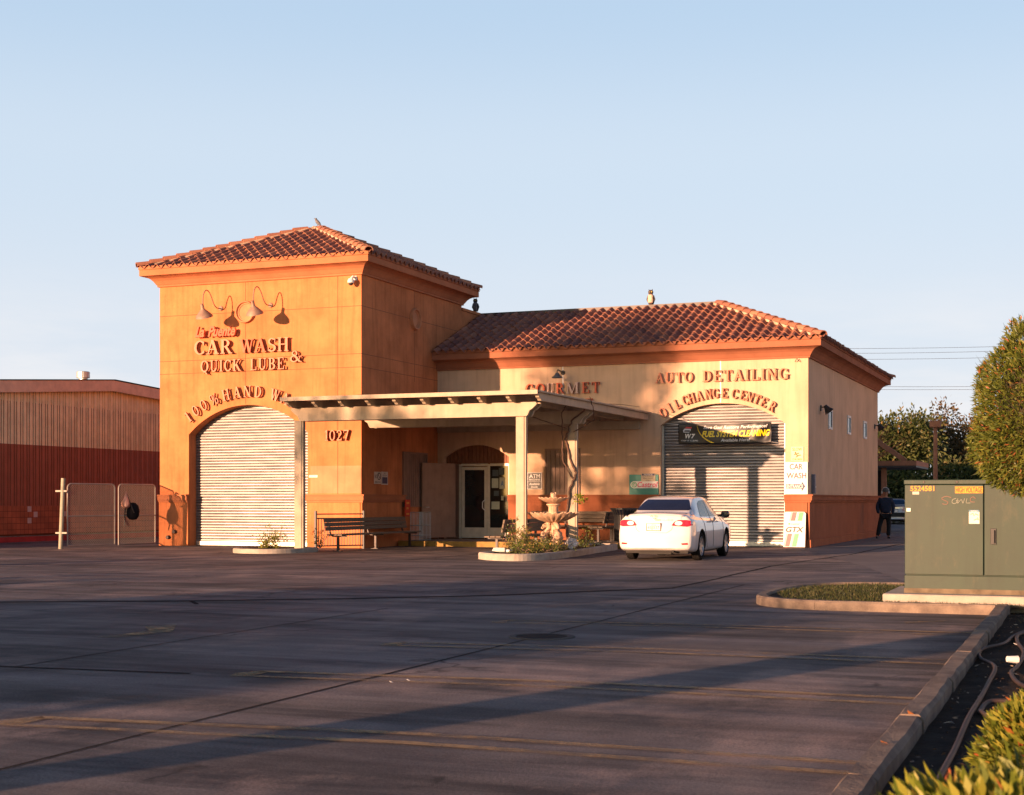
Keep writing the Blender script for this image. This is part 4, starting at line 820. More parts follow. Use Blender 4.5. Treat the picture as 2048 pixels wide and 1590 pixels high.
MB().lathe([(0, .09), (.07, .085), (.095, .03), (.095, -.03), (.075, -.04)], (-19.53, TY0 - .2, 7.57), 16).build('housing', M['white'], t, smooth=True); MB().lathe([(.074, -.035), (.065, -.08), (.03, -.105), (0, -.11)], (-19.53, TY0 - .2, 7.57), 16).build('dome', M['black'], t, smooth=True)
def owl(name, label, p, h, front, back, cat, head_turn=0):
    t = thing(name, label, cat, p); x, y, z = p; k = h
    b = MB(); b.lathe([(0, 0), (.13 * k, .01 * k), (.17 * k, .12 * k), (.21 * k, .32 * k), (.20 * k, .5 * k), (.16 * k, .64 * k), (.13 * k, .68 * k), (.165 * k, .76 * k), (.165 * k, .86 * k), (.11 * k, .94 * k), (0, .97 * k)], (x, y, z), 18)
    n = len(b.v); mi = []
    o = b.build('body', [back, front], t, smooth=True)
    for f in o.data.polygons:
        c = f.center
        if c.y < y - .06 * k and .08 * k < c.z - z < .66 * k and abs(c.x - x) < .17 * k: f.material_index = 1
    e = MB()
    for s in (-1, 1): e.tube([(x + s * .09 * k, y, z + .88 * k), (x + s * .13 * k, y - .01 * k, z + 1.02 * k)], [.045 * k, .004], 6)
    e.build('ear_tuft', back, t); w = MB()
    for s in (-1, 1): w.tube([(x + s * .17 * k, y + .02 * k, z + .6 * k), (x + s * .22 * k, y + .05 * k, z + .35 * k), (x + s * .12 * k, y + .12 * k, z + .02 * k)], [.05 * k, .08 * k, .03 * k], 8)
    w.build('wing', back, t, smooth=True); f = MB(); q = head_turn
    for s in (-1, 1): f.lathe([(0, -.004), (.04 * k, 0), (.045 * k, .02)], (x + s * .06 * k + q, y - .155 * k, z + .82 * k), 10, 'y')
    f.build('eye', plain('owl_eye', (.5, .35, .05), .3), t); MB().tube([(x + q, y - .15 * k, z + .80 * k), (x + q, y - .20 * k, z + .74 * k)], [.025 * k, .004], 6).build('beak', M['black'], t); return t
owl('owl_decoy', 'grey plastic owl decoy on the parapet between tower and wing roof', (-19.32, 45.2, 7.73), .46, plain('grey_plumage', (.12, .12, .12), .8), mat('dark_plumage', (.045, .045, .05), .8, .3, 20), 'owl figure')
owl('owl_decoy', 'white breasted dark owl decoy standing on the wing roof ridge', (-13.3, 45.62, 7.72), .5, mat('pale_plumage', (.62, .47, .35), .8, .1, 15), mat('brown_plumage', (.07, .05, .045), .8, .3, 20), 'owl figure', .02)
for o in list(COL.objects):
    if o.name.startswith('owl_decoy'): o['group'] = 'owl decoys on the roof'
t = thing('perched_pigeon', 'small grey pigeon perched on the very tip of the tower roof', 'bird', (AP[0], AP[1], 9.98)); b = MB(); b.tube([(AP[0] + .12, AP[1] + .03, 10.03), (AP[0] + .06, AP[1], 10.1), (AP[0], AP[1] - .01, 10.16), (AP[0] - .03, AP[1] - .03, 10.22), (AP[0] - .04, AP[1] - .04, 10.27)], [.012, .05, .06, .04, .032], 9); b.tube([(AP[0] - .05, AP[1] - .05, 10.27), (AP[0] - .09, AP[1] - .07, 10.26)], [.012, .003], 5); b.tube([(AP[0], AP[1], 10.1), (AP[0], AP[1], 9.96)], .01, 5)
b.build('body', mat('pigeon_grey', (.16, .15, .16), .8, .2, 20), t, smooth=True)

# ------------------------------------------------------------------ pergola
pg = thing('pergola', 'beige timber pergola with slatted roof over the shop front', 'pergola', (-16, 37, 0))
PX0, PX1, PYF, PYB = -19.22, -13.0, 33.3, 37.1
for (x, y) in ((PX0, PYF), (PX1, PYF), (PX1, PYB)):
    m = MB(); m.cbox(x - .11, x + .11, y - .11, y + .11, 0, 3.44, .012); m.cbox(x + .115, x + .15, y - .09, y + .02, .1, 3.42, .004); m.build('post', M['beige'], pg)
def shaped_beam(x0, x1, y0, y1, z0, z1):
    h = z1 - z0; c = lambda s, x: [(x, z1), (x + s * .02, z1 - .05), (x - s * .03, z1 - .1), (x - s * .1, z1 - .16), (x - s * .17, z1 - .2), (x - s * .22, z0 + .03), (x - s * .25, z0)]
    L = c(-1, x0); Rr = c(1, x1); poly = L[::-1] + Rr; return MB().prism([(u, v) for u, v in poly][::-1], y0, y1)
for y in (PYF - .19, PYF + .11): shaped_beam(-19.36, -12.55, y, y + .08, 3.42, 3.76).build('beam', M['beige'], pg)
for y in (PYB - .19, PYB + .11): shaped_beam(-19.28, -12.5, y, y + .08, 3.42, 3.76).build('beam', M['beige'], pg)
MB().box(-19.25, -12.6, 41.95, 42.08, 3.5, 3.76).build('ledger_board', M['beige'], pg)
rx = np.linspace(-19.24, -12.35, 10)
for x in rx:
    y0 = 32.55; P = [(42.0, 3.765), (42.0, 3.95), (y0, 3.95), (y0 - .0, 3.90), (y0 + .10, 3.885), (y0 + .13, 3.84), (y0 + .24, 3.80), (y0 + .28, 3.765)]
    MB().prism(P, x - .045, x + .045, 'x').build('rafter', M['beige'], pg)
s = MB(); y = 32.5
while y < 42.0:
    s.box(-19.32, -12.22, y, y + .064, 3.953, 3.995); y += .08
s.box(-19.3, -12.25, 32.42, 32.46, 3.90, 4.0)
s.build('roof_slats', M['beige'], pg)

# dried vine climbing the pergola
vine = MB(); vy = PYB - .16
def wig(pts, r0, r1, seg=6):
    P = []; n = 7
    for (a, b) in zip(pts[:-1], pts[1:]):
        a = Vector(a); b = Vector(b)
        for k in range(n): P.append(a + (b - a) * k / n + Vector((random.uniform(-.02, .02), random.uniform(-.015, .015), 0)))
    P.append(Vector(pts[-1])); vine.tube(P, list(np.linspace(r0, r1, len(P))), seg)
wig([(-13.1, vy, .12), (-13.15, vy, .9), (-13.0, vy - .02, 1.7), (-12.85, vy, 2.1), (-13.02, vy, 2.5), (-13.15, vy, 3.0), (-12.95, vy - .05, 3.5), (-12.3, 36.6, 3.92)], .035, .02)
wig([(-12.95, vy, 1.95), (-13.2, vy - .05, 2.4), (-13.25, vy, 3.1), (-13.1, 36.5, 3.7), (-12.7, 35.9, 3.95)], .02, .014)
wig([(-12.9, vy, 3.2), (-12.3, vy - .1, 3.5), (-12.2, 36.3, 3.98), (-12.15, 36.0, 4.06)], .016, .008)
wig([(-13.1, vy, 3.3), (-13.9, 36.3, 3.6), (-15, 35.5, 3.7)], .014, .008)
wig([(-12.6, 38, 4.02), (-12.35, 39.5, 4.08), (-12.3, 41, 4.1)], .01, .006)
wig([(-18.9, 33.4, 4.0), (-17.6, 33.6, 4.1), (-16.7, 33.8, 4.02)], .01, .007)
t = thing('dried_vine', 'bare brown vine twisted around the rear pergola post', 'vine', (-13.1, vy, .12)); vine.build('stem', mat('vine_bark', (.13, .075, .055), .9, .2, 12), t, smooth=True)
P = rng.normal(size=(45, 3)) * [.09, .09, .07] + [-12.62, vy - .25, 1.45]; leaf_mesh('leaf', P, rng.normal(size=(45, 3)) - [0, .3, .3], .12, .06, rng.random(45), leaf_mat('vine_leaf', [(0, (.16, .2, .02)), (1, (.34, .32, .05))]), t)

# ------------------------------------------------------------------ benches
M['plank'] = mat('recycled_plank', (.17, .125, .09), .75, .12, 4, stretch=(1, 8, 8), streak=.1)
def bench(label, L, nleg, pos, rotz):
    """runs along local x, seat faces local -y"""
    t = thing('park_bench', label, 'bench', (0, 0, 0), 'park benches around the shop front')
    s = MB()
    for k in range(3): s.cbox(-L / 2, L / 2, -.28 + k * .155, -.28 + k * .155 + .14, .42, .46, .006)
    s.build('seat', M['plank'], t)
    b = MB()
    for k in range(3):
        z = .55 + k * .112; yy = .185 + (z - .45) * .22; b.bar((-L / 2, yy, z + .05), (L / 2, yy, z + .05), .04, .1, (0, .22, 1))
    b.build('backrest', M['plank'], t)
    for i in range(nleg):
        x = -L / 2 + .25 + (L - .5) * i / (nleg - 1); m = MB(); m.box(x - .03, x + .03, -.06, .0, 0.02, .38); m.box(x - .09, x + .09, -.14, .08, 0, .02)
        pth = [(x, -.27, .40), (x, -.03, .40), (x, .12, .40), (x, .19, .44), (x, .22, .52), (x, .30, .84)]
        for a, c in zip(pth[:-1], pth[1:]): m.bar(a, c, .05, .035, (0, -.3, 1))
        m.build('leg', M['darkmetal'], t)
    t.location = pos; t.rotation_euler = (0, 0, rotz); return t
bench('long plank bench along the shaded tower flank, behind the black railing', 4.9, 3, (-18.72, 36.6, 0.0), R(90))
bench('plank bench seen from its end, left of the fountain beside the planter', 3.3, 3, (-13.95, 35.5, .0), R(-90))
bench('plank bench against the cream wall behind the fountain', 3.0, 3, (-14.5, 41.55, .15), 0)
bench('short plank bench with its end to the front, beside the litter bin', 1.7, 2, (-13.12, 40.35, .15), R(-90))

# low black railing in front of the tower
t = thing('railing', 'low black railing with thin bars in front of the tower wall', 'railing', (-19.4, 35.9, 0)); A = Vector((-19.85, 35.25, 0)); B = Vector((-19.02, 36.5, 0)); m = MB()
for p in (A, B): m.box(p.x - .03, p.x + .03, p.y - .03, p.y + .03, 0, 1.07)
m.build('post', M['black'], t); m = MB()
for z in (.1, .86, .98): m.bar(A + Vector((0, 0, z)), B + Vector((0, 0, z)), .03, .035)
m.build('rail', M['black'], t); m = MB()
for i in range(1, 17): p = A.lerp(B, i / 17); m.box(p.x - .008, p.x + .008, p.y - .008, p.y + .008, .1, .86)
m.build('bars', M['black'], t)

# wire rack beside the barred window
t = thing('wire_rack', 'low wire display rack under the barred window', 'rack', (-19.0, 40.0, .15)); m = MB()
for z in (.3, .6, 1.0):
    for yy in (39.7, 40.5): m.tube([(-19.1, yy, z), (-18.8, yy, z)], .008, 4)
    for xx in (-19.1, -18.8): m.tube([(xx, 39.7, z), (xx, 40.5, z)], .008, 4)
for xx in (-19.1, -18.8):
    for k in range(9): yy = 39.7 + .1 * k; m.tube([(xx, yy, .15), (xx, yy, 1.0)], .006, 4)
m.build('wire_frame', M['galv'], t)

# litter bin of black flat bars
t = thing('litter_bin', 'black slatted steel litter bin between the short bench and the white car', 'litter bin', (-12.32, 39.65, .15)); m = MB()
for k in range(26):
    a = 2 * PI * k / 26; c, s_ = math.cos(a), math.sin(a); x, y = -12.32, 39.65
    m.bar((x + c * .3, y + s_ * .3, .2), (x + c * .31, y + s_ * .31, .95), .045, .01, (c, s_, 0)); m.bar((x + c * .31, y + s_ * .31, .95), (x + c * .40, y + s_ * .40, 1.1), .045, .01, (c, s_, .3))
m.build('slats', M['black'], t); m = MB(); m.lathe([(.40, 1.0), (.42, 1.0), (.42, .96), (.40, .96)], (-12.32, 39.65, .14), 26); m.lathe([(.31, .06), (.325, .06), (.325, .1), (.31, .1)], (-12.32, 39.65, .14), 26); m.build('hoop', M['black'], t); MB().lathe([(0, .03), (.26, .03), (.28, .8), (.26, .8), (.24, .05)], (-12.32, 39.65, .15), 20).build('liner', plain('bin_liner', (.03, .03, .03), .6), t)

# ------------------------------------------------------------------ fountain
fx, fy, fz = -12.35, 33.8, .11
t = thing('fountain', 'two tiered stone fountain with shell bowls carried by seahorses, in the planter', 'fountain', (fx, fy, fz))
M['stone'] = mat('cast_stone', (.62, .42, .28), .9, .14, 6, bump=.4, bscale=60, col2=(.44, .27, .17), streak=.2)
def scal(n, a, za): return lambda r, z, q, i: (r * (1 + a * math.cos(n * q) * min(1, r / .3)), z + za * math.cos(n * q) * min(1, (r / .4) ** 2))
MB().lathe([(0, .70), (.12, .70), (.25, .735), (.42, .80), (.56, .87), (.63, .93), (.625, .945), (.55, .90), (.4, .83), (.2, .79), (0, .78)], (fx, fy, fz), 96, 'z', scal(22, .035, .022)).build('lower_bowl', M['stone'], t, smooth=True)
MB().lathe([(0, 1.17), (.07, 1.17), (.18, 1.205), (.30, 1.26), (.375, 1.31), (.37, 1.322), (.29, 1.28), (.15, 1.24), (0, 1.23)], (fx, fy, fz), 80, 'z', scal(18, .045, .018)).build('upper_bowl', M['stone'], t, smooth=True)
MB().lathe([(.15, .78), (.15, .82), (.125, .84), (.12, 1.08), (.14, 1.12), (.17, 1.135), (.17, 1.165), (.08, 1.175), (.07, 1.22)], (fx, fy, fz), 64, 'z', lambda r, z, q, i: (r * (1 - (.09 * max(0, math.cos(16 * q)) if 2 <= i <= 3 else 0)), z)).build('column', M['stone'], t)
MB().lathe([(.05, 1.22), (.045, 1.30), (.06, 1.36), (.065, 1.41), (.04, 1.42), (.0, 1.40)], (fx, fy, fz), 24, 'z', lambda r, z, q, i: (r * (1 + .12 * math.cos(5 * q)), z + (.03 * max(0, math.cos(5 * q)) if i >= 3 else 0))).build('finial', M['stone'], t, smooth=True)
MB().tube([(fx, fy, fz), (fx, fy, fz + .72)], .05, 12).build('core_pipe', M['stone'], t)
for an in (195, 315, 75):
    c, s_ = math.cos(R(an)), math.sin(R(an)); W = lambda r, z: Vector((fx + c * r, fy + s_ * r, fz + z)); m = MB()
    pts = [(.13, .66), (.11, .58), (.14, .50), (.21, .42), (.245, .33), (.225, .24), (.17, .17), (.14, .11), (.17, .05), (.23, .035), (.265, .075), (.24, .115), (.205, .095)]
    rad = [.055, .06, .07, .095, .105, .098, .075, .06, .05, .045, .04, .032, .02]; P = []; Q = []
    for i in range(len(pts) - 1):
        for k in range(5): u = k / 5; P.append(W(pts[i][0] * (1 - u) + pts[i + 1][0] * u, pts[i][1] * (1 - u) + pts[i + 1][1] * u)); Q.append((rad[i] * (1 - u) + rad[i + 1] * u) * (1 + .06 * (1 if k % 5 < 2 else -1) * (i > 1)))
    m.tube(P, Q, 12); m.tube([W(.12, .62), W(.17, .65), W(.23, .62), W(.27, .57), W(.285, .545)], [.06, .07, .055, .038, .03], 10); m.tube([W(.14, .66), W(.11, .72)], [.05, .07], 8)
    m.tube([W(.1, .52), W(.05, .45), W(.06, .36)], [.02, .05, .015], 6)
    m.build('seahorse', M['stone'], t, smooth=True)
# crumpled white bag and floodlight in the planter
t = thing('plastic_bag', 'crumpled white plastic bag lying in the planter right of the fountain', 'bag', (-12.05, 34.3, .11)); m = MB(); bm = bmesh.new(); bmesh.ops.create_icosphere(bm, subdivisions=3, radius=1)
for v in bm.verts: q = v.co.copy(); k = 1 + .25 * math.sin(q.x * 7 + q.y * 5) * math.sin(q.z * 6 + q.y * 3) + random.uniform(-.06, .06); v.co = Vector((-12.05 + q.x * .17 * k, 34.25 + q.y * .14 * k, .27 + q.z * .15 * k))
bm.verts.index_update(); m.add([v.co[:] for v in bm.verts], [[v.index for v in f.verts] for f in bm.faces]); m.build('sack', plain('white_film', (.7, .68, .68), .4), t, smooth=False)
t = thing('garden_floodlight', 'low white floodlight lying in the planter tip by the flowering shrub', 'lamp', (-13.0, 32.2, .12)); m = MB(); m.cbox(-13.25, -12.8, 32.0, 32.25, .13, .2, .02); m.build('housing', M['white'], t); MB().cbox(-13.2, -12.9, 31.95, 31.99, .14, .24, .01).build('lens', plain('lens', (.5, .5, .45), .1), t)

# ------------------------------------------------------------------ warehouse on the left
wh = thing('metal_warehouse', 'ribbed metal warehouse, tan over dark red, left of the tower', 'warehouse', (-36, 44, 0))
WHX = -32.7; Yr = 43.15; zt = lambda y: 5.25 + (.076 * (y - 37.5) if y < Yr else .076 * (Yr - 37.5) - .045 * (y - Yr)) - .35
def ribbed(name, z0, z1, m, off=0.):
    mb = MB(); y = 24.0; P = []
    while y < 62: P += [(y, 0), (y + .12, 0), (y + .13, -.05), (y + .165, -.05), (y + .175, 0), (y + .235, 0), (y + .245, -.05), (y + .28, -.05), (y + .29, 0)]; y += .305
    for (a, da), (b, db) in zip(P[:-1], P[1:]): mb.quad((WHX + da, a, z0), (WHX + db, b, z0), (WHX + db, b, z1 if z1 else zt(b)), (WHX + da, a, z1 if z1 else zt(a)))
    mb.build(name, m, wh, fix=False)
ribbed('upper_cladding', 3.2, None, mat('tan_cladding', (.86, .74, .46), .6, .08, 2, streak=.12)); ribbed('lower_cladding', 1.18, 3.2, mat('dark_red_cladding', (.34, .10, .055), .55, .08, 2, streak=.15))
def tile_wall():
    m = mat('orange_wall_tile', (.42, .115, .05), .45, .12, 2); n = m.node_tree.nodes; l = m.node_tree.links.new; g = n.new('ShaderNodeNewGeometry'); sp = n.new('ShaderNodeSeparateXYZ'); l(g.outputs['Position'], sp.inputs[0])
    cb = n.new('ShaderNodeCombineXYZ'); l(sp.outputs[1], cb.inputs[0]); l(sp.outputs[2], cb.inputs[1]); br = n.new('ShaderNodeTexBrick'); br.offset = 0; br.inputs['Scale'].default_value = 1; br.inputs['Brick Width'].default_value = .2; br.inputs['Row Height'].default_value = .2; br.inputs['Mortar Size'].default_value = .008
    br.inputs['Color1'].default_value = (1, 1, 1, 1); br.inputs['Color2'].default_value = (.8, .8, .8, 1); br.inputs['Mortar'].default_value = (.25, .2, .2, 1); l(cb.outputs[0], br.inputs[0])
    mx_ = n.new('ShaderNodeMix'); mx_.data_type = 'RGBA'; mx_.blend_type = 'MULTIPLY'; mx_.inputs[0].default_value = 1; b = n['Principled BSDF']; l(b.inputs['Base Color'].links[0].from_socket, mx_.inputs[6]); l(br.outputs[0], mx_.inputs[7]); l(mx_.outputs[2], b.inputs['Base Color']); return m
MB().box(WHX - .1, WHX + .05, 24, 62, .25, 1.18).build('tile_dado', tile_wall(), wh)
m = MB()
for y0, z0 in ((38.75, 1.0), (39.05, .82), (38.75, .62), (40.5, .83)): m.box(WHX + .045, WHX + .054, y0, y0 + .19, z0 - .02, z0 + .16)
m.build('missing_tile_patch', plain('bare_adhesive', (.5, .42, .4), .9), wh)
MB().box(WHX - .1, WHX + .25, 24, 62, -.02, .17).build('base_kerb', mat('red_kerb_paint', (.34, .03, .03), .6, .15, 3), wh); MB().box(WHX - .1, WHX + .251, 24, 62, .17, .2).build('kerb_edge', M['conc'], wh)
m = MB(); ys = [24, 37.5, Yr, 62]
for a, b in zip(ys[:-1], ys[1:]):
    m.add([(WHX + d, y, zt(y) + h) for y in (a, b) for d, h in ((.12, -.06), (.2, -.06), (.2, .32), (.12, .34))], [(0, 1, 2, 3), (7, 6, 5, 4), (0, 4, 5, 1), (1, 5, 6, 2), (2, 6, 7, 3), (3, 7, 4, 0)])
m.build('fascia', mat('tan_trim', (.78, .56, .38), .6, .08, 3), wh)
m = MB()
for a, b in zip(ys[:-1], ys[1:]): m.quad((WHX + .25, a, zt(a) + .36), (WHX + .25, b, zt(b) + .36), (WHX - 30, b, zt(b) + .36), (WHX - 30, a, zt(a) + .36)); m.quad((WHX + .12, a, zt(a) - .06), (WHX + .12, b, zt(b) - .06), (WHX, b, zt(b) - .0), (WHX, a, zt(a) - .0))
m.build('roof', M['darkmetal'], wh, fix=False)
MB().box(WHX - 30, WHX - .02, 24.02, 61.9, 0, 4.6).build('wall', M['joint'], wh)
t = thing('roof_vent', 'small pale cylindrical vent cap on the warehouse roof', 'vent', (WHX - 1.2, 43.6, 5.6)); MB().lathe([(.16, 0), (.16, .16), (.24, .17), (.24, .38), (.2, .40), (0, .4)], (WHX - 1.2, 43.2, 5.62), 16).build('cap', M['galv'], t)

# ------------------------------------------------------------------ chain-link gates
M['gatepipe'] = plain('gate_pipe', (.33, .29, .25), .5, .2); M['wire'] = plain('chain_wire', (.34, .29, .24), .6, .3)
def chain_gate(label, A, B, h, n, cat='gate'):
    t = thing('chain_link_gate', label, cat, (A.x, A.y, 0), 'chain-link gate leaves'); D = (B - A); L = D.length; d = D.normalized(); W = lambda u, z: A + d * u + Vector((0, 0, z)); f = MB(); c = .07
    f.tube([W(.05, .06), W(.05, h - .1), W(.08, h - .04), W(.16, h), W(L - .16, h), W(L - .08, h - .04), W(L - .05, h - .1), W(L - .05, .06)], .02, 8); f.tube([W(.05, .08), W(L - .05, .08)], .02, 8); f.tube([W(.05, h * .5), W(L - .05, h * .5)], .02, 8); f.build('frame', M['gatepipe'], t, smooth=True)
    m = MB(); st = .075; H = h - .08; u0, u1 = .06, L - .06; k = int((u1 - u0 + H) / st)
    for i in range(k + 1):
        s0 = i * st
        a0, z0 = (u0 + s0, .08) if s0 <= u1 - u0 else (u1, .08 + s0 - (u1 - u0)); a1, z1 = (u0, .08 + s0) if s0 <= H else (u0 + s0 - H, .08 + H)
        m.tube([W(a0, z0), W(a1, z1)],   .0042, 3, False); m.tube([W(u0 + u1 - a0, z0), W(u0 + u1 - a1, z1)], .0042, 3, False)
    m.build('wire_mesh', M['wire'], t); return t
G0, G1, G2 = Vector((-26.75, 33.15, 0)), Vector((-26.35, 35.07, 0)), Vector((-26.2, 36.82, 0))
chain_gate('chain-link gate leaf beside the leaning white post', G0 + (G1 - G0) * .08, G1, 1.83, 2); chain_gate('chain-link gate leaf with bags hung on it, next to the tower', G1 + (G2 - G1) * .03, G2, 1.83, 2)
t = thing('gate_post', 'leaning pale pipe post with hinge clamps at the left of the gate', 'post', (G0.x, G0.y, 0)); MB().tube([(G0.x - .02, G0.y - .02, 0), (G0.x + .06, G0.y, 1.98)], .06, 12).build('pipe', mat('pale_green_pipe', (.30, .28, .21), .6, .1, 6), t, smooth=True); m = MB()
for z in (.45, 1.62): m.bar((G0.x - .14, G0.y - .06, z), (G0.x + .16, G0.y + .04, z), .1, .045)
m.build('hinge', M['gatepipe'], t)
B1 = G1.lerp(G2, .3); t = thing('carrier_bag', 'small pinkish plastic bag tied to the chain-link gate', 'bag', (B1.x, B1.y - .08, 1.2)); MB().lathe([(.012, 1.62), (.02, 1.55), (.07, 1.40), (.12, 1.27), (.11, 1.18), (.05, 1.13), (0, 1.12)], (B1.x + .06, B1.y - .2, 0), 14, 'z', lambda r, z, q, i: (r * (1 + .14 * math.sin(3 * q + i)), z)).build('sack', mat('pink_film', (.55, .27, .2), .4, .15, 8), t, smooth=True)
t = thing('backpack', 'black backpack hung on the chain-link gate below the plastic bag', 'bag', (B1.x, B1.y - .1, .8)); m = MB(); m.lathe([(0, .78), (.12, .80), (.2, .9), (.215, 1.05), (.17, 1.2), (.09, 1.28), (0, 1.3)], (B1.x + .14, B1.y + .02, 0), 16, 'z', lambda r, z, q, i: (r * (.72 + .22 * abs(math.cos(q)) + .05 * math.sin(5 * q + i)), z)); m.build('sack', plain('black_nylon', (.008, .008, .011), .95, spec=.1), t, smooth=True)
m = MB(); m.tube([(B1.x + .0, B1.y - .12, 1.5), (B1.x + .06, B1.y - .2, 1.3), (B1.x + .02, B1.y - .2, 1.0), (B1.x - .06, B1.y - .12, .62)], .018, 6); m.tube([(B1.x + .0, B1.y - .1, 1.55), (B1.x + .16, B1.y - .15, 1.3), (B1.x + .3, B1.y - .14, 1.0)], .018, 6); m.build('strap', plain('black_webbing', (.012, .012, .014), .8), t)
for (x, z, lb) in ((-25.55, .42, 'upper of two dark pipe stubs low on the tower wall behind the gate'), (-25.78, .25, 'lower of two dark pipe stubs low on the tower wall behind the gate')):
    m = MB(); m.lathe([(0, -.09), (.05, -.09), (.06, -.06), (.06, 0)], (x, TY0 - .05, z), 12, 'y'); tag(m.build('pipe_stub', M['darkmetal']), lb, 'pipe stub')

# ------------------------------------------------------------------ cars
def catmull(P, k):
    P = np.asarray(P, float); n = len(P); out = []
    for i in range(n - 1):
        a, b, c, d = P[max(i - 1, 0)], P[i], P[i + 1], P[min(i + 2, n - 1)]
        for j in range(k): u = j / k; out.append(.5 * (2 * b + (c - a) * u + (2 * a - 5 * b + 4 * c - d) * u * u + (3 * b - a - 3 * c + d) * u ** 3))
    out.append(P[-1]); return np.array(out)
ST = [(0.00, .80, .29, .70, .96, .60, 1.03), (.06, .845, .25, .735, .985, .645, 1.06), (.25, .875, .21, .755, .985, .67, 1.075), (.5, .88, .19, .775, .98, .675, 1.085), (.74, .88, .19, .78, .975, .65, 1.115),
      (1.1, .88, .19, .785, .97, .60, 1.305), (1.42, .88, .19, .785, .965, .57, 1.425), (1.9, .88, .19, .785, .955, .575, 1.465), (2.35, .88, .19, .785, .95, .58, 1.46), (2.75, .88, .19, .785, .94, .57, 1.41),
      (3.2, .88, .19, .785, .93, .60, 1.19), (3.55, .875, .20, .78, .92, .66, 1.0), (4.0, .86, .21, .74, .86, .64, .92), (4.33, .80, .24, .66, .74, .52, .80), (4.48, .68, .30, .55, .62, .42, .66)]
def car_section(s, w, zb, wb, zbelt, wr, zr):
    return [(0, zb), (.8 * w, zb), (.955 * w, zb + .05), (.99 * w, zb + .16), (w, .56), (.992 * w, .74), (.965 * w, zbelt - .09), (wb, zbelt), (wb * .62 + wr * .38, zbelt * .62 + zr * .38), (wr * 1.02, zr - .065), (wr * .93, zr - .02), (wr * .5, zr + .005), (0, zr + .012)]
def make_car(label, group, loc, rotz, paint, detail):
    root = thing('parked_car', label, 'car', (0, 0, 0), group)
    stn = catmull(ST, 6); secs = []
    for row in stn: secs.append(catmull(car_section(*row), 3))
    secs = np.array(secs); ns, nk, _ = secs.shape; V = []; F = []
    for i in range(ns):
        s = stn[i][0]
        for k in range(nk):
            x, z = secs[i, k]; V.append((x, s, z))
        for k in range(nk - 2, 0, -1): x, z = secs[i, k]; V.append((-x, s, z))
    m = 2 * nk - 2
    # rake the tail: bumper sticks out, boot lid steps in, and the tail curves in plan
    W = []
    for (x, y, z) in V:
        f = max(0, 1 - y / .7); t_ = min(1, max(0, (z - .60) / .38)); W.append((x, y + f * (.085 * t_ + .10 * abs(x / .88) ** 3 * 1.0), z))
    V = W
    for i in range(ns - 1):
        for k in range(m): F.append((i * m + k, i * m + (k + 1) % m, (i + 1) * m + (k + 1) % m, (i + 1) * m + k))
    # end caps as a grid between mirrored points
    for i0, sg in ((0, 1), (ns - 1, -1)):
        base = {}; nc = 10
        for k in range(1, nk - 1):
            xr = V[i0 * m + k]; row = [i0 * m + k]
            for c in range(1, nc):
                u = 1 - 2 * c / nc; x = xr[0] * u; z = xr[2] + (.012 * (1 - u * u) if k > nk - 8 else 0)
                y = xr[1] - sg * (.10 if sg > 0 else .16) * (1 - abs(u) ** 2.2); V.append((x, y, z)); row.append(len(V) - 1)
            row.append(i0 * m + (m - k)); base[k] = row
        ks = sorted(base)
        for a, b in zip(ks[:-1], ks[1:]):
            for c in range(nc): F.append((base[a][c], base[a][c + 1], base[b][c + 1], base[b][c]))
        F.append([i0 * m] + base[ks[0]]); F.append([i0 * m + nk - 1] + base[ks[-1]])
    body = MB().add(V, F).build('body', paint, root, smooth=True)
    bm = bmesh.new(); bm.from_mesh(body.data); bmesh.ops.remove_doubles(bm, verts=bm.verts[:], dist=1e-5); bmesh.ops.recalc_face_normals(bm, faces=bm.faces[:]); bm.to_mesh(body.data)
    tree = BVHTree.FromBMesh(bm); bm.free()
    def proj(p, d, off):
        d = Vector(d); o = Vector(p) - d * 4; h = tree.ray_cast(o, d)
        return (h[0] - d * off) if h[0] else None
    def patch(name, poly, d, m, off=.006, parent=root, bld=True, maxe=.05, mb=None):
        bm = bmesh.new(); vs = []
        for (a, b), (c, e) in zip(poly, poly[1:] + poly[:1]):
            n = max(1, int(math.hypot(c - a, e - b) / maxe))
            for i in range(n): vs.append(bm.verts.new((a + (c - a) * i / n, b + (e - b) * i / n, 0)))
        f = bm.faces.new(vs); bmesh.ops.triangulate(bm, faces=[f]); 
        for _ in range(3):
            es = [e for e in bm.edges if e.calc_length() > maxe * 1.6]
            if not es: break
            bmesh.ops.subdivide_edges(bm, edges=es, cuts=1); bmesh.ops.triangulate(bm, faces=[f for f in bm.faces if len(f.verts) > 3])
        bm.verts.index_update(); out = []; ok = True
        for v in bm.verts:
            a, b = v.co.x, v.co.y; p = (a, 0, b) if abs(d[1]) > .5 else (0, a, b)
            q = proj(p, d, off)
            if q is None: q = Vector(p); ok = False
            out.append(q[:])
        fs = [[v.index for v in f.verts] for f in bm.faces]; bm.free()
        if mb is not None: mb.add(out, fs); return None
        o = MB().add(out, fs).build(name, m, parent, smooth=True); return o
    def seam(mb, pts, d, w=.008, off=.003):
        P = []
        for (a, b), (c, e) in zip(pts[:-1], pts[1:]):
            n = max(1, int(math.hypot(c - a, e - b) / .04))
            for i in range(n): P.append((a + (c - a) * i / n, b + (e - b) * i / n))
        P.append(pts[-1]); q = [proj((a, 0, b) if abs(d[1]) > .5 else (0, a, b), d, off) for a, b in P]; q = [x for x in q if x is not None]
        if len(q) > 1: mb.tube(q, w / 2, 5)
    gl = MCAR['glass']; rear = (0, 1, 0); fwd = (0, -1, 0)
